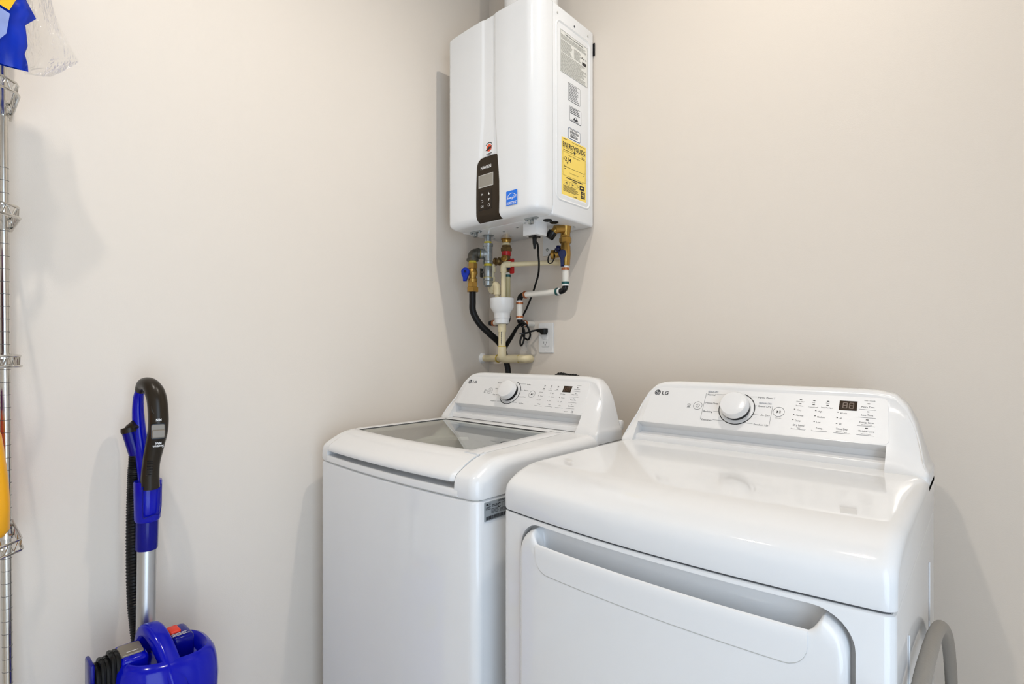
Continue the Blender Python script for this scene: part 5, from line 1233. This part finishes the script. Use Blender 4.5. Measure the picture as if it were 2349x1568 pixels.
bm = NB(); tube(bm, [(pcx - 0.050, -1.2900, 0.600), (pcx - 0.040, -1.2890, 0.635), (pcx - 0.020, -1.2865, 0.655), (pcx + 0.008, -1.2815, 0.654), (pcx + 0.040, -1.2745, 0.632), (pcx + 0.075, -1.2665, 0.592), (pcx + 0.098, -1.2610, 0.550), (pcx + 0.102, -1.2600, 0.530)], 0.0145, 20, 8, 1.3, (0, 1, 0), 3.6); obj('carry_handle', bm, M['vblue'], pd_, 50)
FWn = Frame((pcx + 0.0985, -1.215, 0.505), (0, 1, -0.1), (0, 0, 1))
bm = NB(); plate(bm, FWn, roundrect(-0.030, 0.034, -0.060, 0.022, 0.010, 5), -0.010, 0.0020, 0.002); obj('front_badge', bm, M['blackgloss'], pd_)
# cord wrapped on the left
bm = NB(); box(bm, pcx - 0.020, pcx + 0.020, -1.385, -1.345, 0.40, 0.58, 0.008); obj('cord_post', bm, M['black'], vac)
bm = NB(); box(bm, pcx - 0.026, pcx + 0.030, -1.4010, -1.3925, 0.540, 0.640, 0.004); obj('cord_hook', bm, M['vblue2'], vac)
for k in range(5):
    y = -1.3865 + 0.0085 * k; zt_ = 0.622 + 0.0035 * k + (0.004 if k % 2 else 0)
    bm = NB(); tube(bm, [(pcx, y, zt_), (pcx + 0.026, y, zt_ - 0.012), (pcx + 0.032, y, 0.54), (pcx + 0.026, y, 0.42), (pcx, y, 0.405), (pcx - 0.026, y, 0.42), (pcx - 0.030, y, 0.54), (pcx - 0.024, y, zt_ - 0.012), (pcx, y, zt_)], 0.0052, 8, 6); obj('cord_turn', bm, M['black'], vac)
bm = NB(); box(bm, 0.10, 0.36, -1.40, -1.14, 0.006, 0.075, 0.018, 3); obj('floor_head', bm, M['vblue2'], vac)
bm = NB(); cyl(bm, (pcx, pcy, 0.06), (pcx, pcy, 0.16), 0.045, 0.06); obj('neck', bm, M['blackgloss'], vac)

# ================================================================== wire shelf rack at the left edge
rack = thing('wire_shelf_rack', 'chrome wire shelf rack against the left wall at the picture edge', 'shelf', (0.12, -1.8, 0))
YE, YN, XF, XB = -1.500, -2.15, 0.226, 0.022
for x, y in ((0.060, -1.5090), (0.200, -1.572), (0.060, -2.12), (0.200, -2.12)):
    bm = NB(); cyl(bm, (x, y + 0.002, 0.0), (x, y - 0.010, 2.10), 0.0085, seg=16); po_ = obj('post', bm, M['steel'], rack)
    if y > -1.55:
        for k in range(44):
            z = 0.40 + 0.0265 * k + 0.13
            bm = NB(); lathe(bm, (x, y + 0.002 - 0.012 * z / 2.10, z), (0, 0, 1), [(0, 0.0085), (0.0005, 0.0088), (0.0011, 0.0088), (0.0016, 0.0085)], 14); obj('post_groove', bm, M['groove'], po_)
    bm = NB(); lathe(bm, (x, y + 0.002, 0), (0, 0, 1), [(0, 0.013), (0.012, 0.012), (0.016, 0.008)], 14); obj('foot', bm, M['black'], rack)
def shelf_path(z, o=0.0):
    lean = -0.012 * z / 2.10 + 0.005
    return [V3((XB, YE + o + lean, z)), V3((0.183, YE + o + lean, z)), V3((0.196, YE - 0.004 + o + lean, z)), V3((XF + o - 0.004, YE - 0.034 + lean, z)), V3((XF + o, YE - 0.046 + lean, z)), V3((XF + o, YN, z))]
for zs2, nm in ((0.917, 0), (1.276, 1), (1.566, 2), (1.806, 3), (0.42, 4)):
    for rp_ in (shelf_path(zs2), shelf_path(zs2 - 0.020, 0.002), [V3((XB, YE, zs2)), V3((XB, YN, zs2))], [V3((XB, YN, zs2)), V3((XF, YN, zs2))]):
        bm = NB(); tube(bm, rp_, 0.0027, 8, 0); obj('shelf_rail', bm, M['steel'], rack)
    P = shelf_path(zs2)
    for a, b, n in ((P[0], P[1], 6), (P[2], P[3], 2), (P[4], P[5], 16)):
        zz = [a.lerp(b, k / (2 * n)) - V3((0, 0, 0.020 * (k % 2))) for k in range(2 * n + 1)]
        bm = NB(); tube(bm, zz, 0.0017, 6, 0, up=(b - a).cross(V3((0, 0, 1)))); obj('truss_wire', bm, M['steel'], rack)
    for k in range(16):
        y = YE - 0.03 - 0.038 * k
        bm = NB(); cyl(bm, (XB, y, zs2 - 0.0035), (XF, y, zs2 - 0.0035), 0.0018, seg=6); obj('shelf_wire', bm, M['steel'], rack)
    bm = NB(); lathe(bm, (0.060, -1.5090 - 0.012 * zs2 / 2.1 + 0.002, zs2 - 0.026), (0, 0, 1), [(0, 0.0088), (0, 0.0125), (0.030, 0.0105), (0.030, 0.0088)], 16); obj('shelf_collar', bm, M['steel'], rack)

# items on the rack
b = thing('detergent_bottle', 'orange-yellow plastic jug standing on the lowest visible rack shelf', 'bottle', (0.150, -1.575, 0.920))
def sq(c, z, a, bb, p=2.8, n=28):
    out = []
    for k in range(n):
        t_ = 2 * math.pi * k / n; cc, ss = math.cos(t_), math.sin(t_)
        out.append(Vector((c[0] + a * math.copysign(abs(cc) ** (2 / p), cc), c[1] + bb * math.copysign(abs(ss) ** (2 / p), ss), z)))
    return out
c0 = (0.150, -1.572)
bm = NB(); loft(bm, [sq(c0, 0.9185, 0.026, 0.040), sq(c0, 0.922, 0.034, 0.0505), sq(c0, 0.935, 0.040, 0.0585), sq(c0, 0.985, 0.041, 0.0590), sq(c0, 1.030, 0.040, 0.0565), sq(c0, 1.085, 0.038, 0.0510), sq(c0, 1.12, 0.033, 0.0465), sq(c0, 1.132, 0.028, 0.0425), sq(c0, 1.138, 0.017, 0.026), sq(c0, 1.15, 0.016, 0.018)]); obj('jug', bm, M['orangebottle'], b)
bm = NB(); lathe(bm, (c0[0], c0[1], 1.148), (0, 0, 1), [(0, 0.021), (0.03, 0.019), (0.034, 0.015), (0.034, 0.001)], 20); obj('cap', bm, M['violet'], b)
for nm, x, y, z0, h_, r, m, m2, lab in (('spray_bottle', 0.066, -1.5570, 0.920, 0.285, 0.034, 'orange', 'violet', 'orange bottle with violet cap behind the yellow jug on the rack'), ('maroon_bottle', 0.120, -1.5790, 1.279, 0.23, 0.040, 'maroon', 'violet', 'dark maroon bottle on the middle rack shelf at the picture edge')):
    b = thing(nm, lab, 'bottle', (x, y, z0))
    bm = NB(); lathe(bm, (x, y, z0), (0, 0, 1), [(0, r - 0.006), (0.005, r), (h_ * 0.62, r), (h_ * 0.75, r * 0.75), (h_ * 0.8, r * 0.45), (h_ * 0.85, r * 0.45)], 24); obj('bottle', bm, M[m], b)
    bm = NB(); lathe(bm, (x, y, z0 + h_ * 0.84), (0, 0, 1), [(0, r * 0.55), (h_ * 0.15, r * 0.5), (h_ * 0.16, 0.001)], 20); obj('cap', bm, M[m2], b)
# blue package and clear bag hanging over the top shelf
def sheet(bm, rows, thick=0.0):
    vv = [[bm.verts.new(p) for p in r] for r in rows]
    for a, c in zip(vv[:-1], vv[1:]):
        for i in range(len(a) - 1): bm.faces.new((a[i], a[i + 1], c[i + 1], c[i]))
    return bm
rr = random.Random(21)
pk = thing('blue_plastic_package', 'blue plastic package with yellow and pale print hanging off the top rack shelf', 'package', (0.19, -1.53, 1.84))
rows_y = [(1.835, -1.600, -1.4905), (1.850, -1.600, -1.4915), (1.868, -1.600, -1.4960), (1.885, -1.605, -1.4915), (1.905, -1.605, -1.4930), (1.925, -1.605, -1.4950), (1.945, -1.605, -1.4790), (1.958, -1.605, -1.4855), (1.980, -1.605, -1.4960), (2.02, -1.605, -1.500), (2.08, -1.60, -1.505)]
def pkg(xo, sgn):
    rows = []
    for z, ya, yb_ in rows_y:
        r = []
        for k in range(15):
            t_ = k / 14
            y = ya + (yb_ - ya) * t_
            bul = math.sin(math.pi * min(1, max(0, t_))) ** 0.6 * 0.022 * math.sin(math.pi * min(1, (z - 1.833) / 0.25)) ** 0.5
            r.append(V3((xo + sgn * bul + rr.uniform(-0.0025, 0.0025) * (0 < k < 14), y, z + 0.2 * 0)))
        rows.append(r)
    return rows
bm = NB(); sheet(bm, pkg(0.195, 1)); sheet(bm, pkg(0.1945, -1)); obj('film_body', bm, M['bagblue'], pk, 60)
bm = NB(); FPk = Frame((0.2235, 0, 0), (0, 1, 0), (0, 0, 1))
poly(bm, FPk, [(-1.560, 1.945), (-1.5200, 1.930), (-1.5105, 1.955), (-1.512, 2.01), (-1.560, 2.02)], 0.0); flatobj('yellow_panel', bm, M['bagyellow'], pk)
bm = NB(); poly(bm, FPk, [(-1.565, 1.870), (-1.535, 1.868), (-1.5240, 1.885), (-1.5190, 1.925), (-1.565, 1.944)], -0.002); flatobj('pale_panel', bm, M['baglight'], pk)
cb = None
bm = NB()
rowsc = [(1.836, -1.500, -1.4780), (1.842, -1.500, -1.4540), (1.856, -1.500, -1.4400), (1.872, -1.500, -1.4250), (1.888, -1.500, -1.4120), (1.920, -1.500, -1.4300), (1.945, -1.500, -1.4420), (1.968, -1.500, -1.4500), (1.99, -1.500, -1.455), (2.03, -1.50, -1.46), (2.08, -1.50, -1.47)]
for sgn, xo in ((1, 0.196), (-1, 0.190)):
    rows = []
    for z, ya, yb_ in rowsc:
        r = []
        for k in range(13):
            t_ = k / 12
            r.append(V3((xo + sgn * 0.016 * math.sin(math.pi * t_) + rr.uniform(-0.004, 0.004) * (0 < k < 12) * (1 if sgn > 0 else .6), ya + (yb_ - ya) * t_, z + rr.uniform(-0.003, 0.003) * (0 < k < 12))))
        rows.append(r)
    sheet(bm, rows)
tag(obj('clear_plastic_bag', bm, M['film'], None, 50), 'crumpled clear plastic bag beside the blue package on the rack', 'plastic bag')
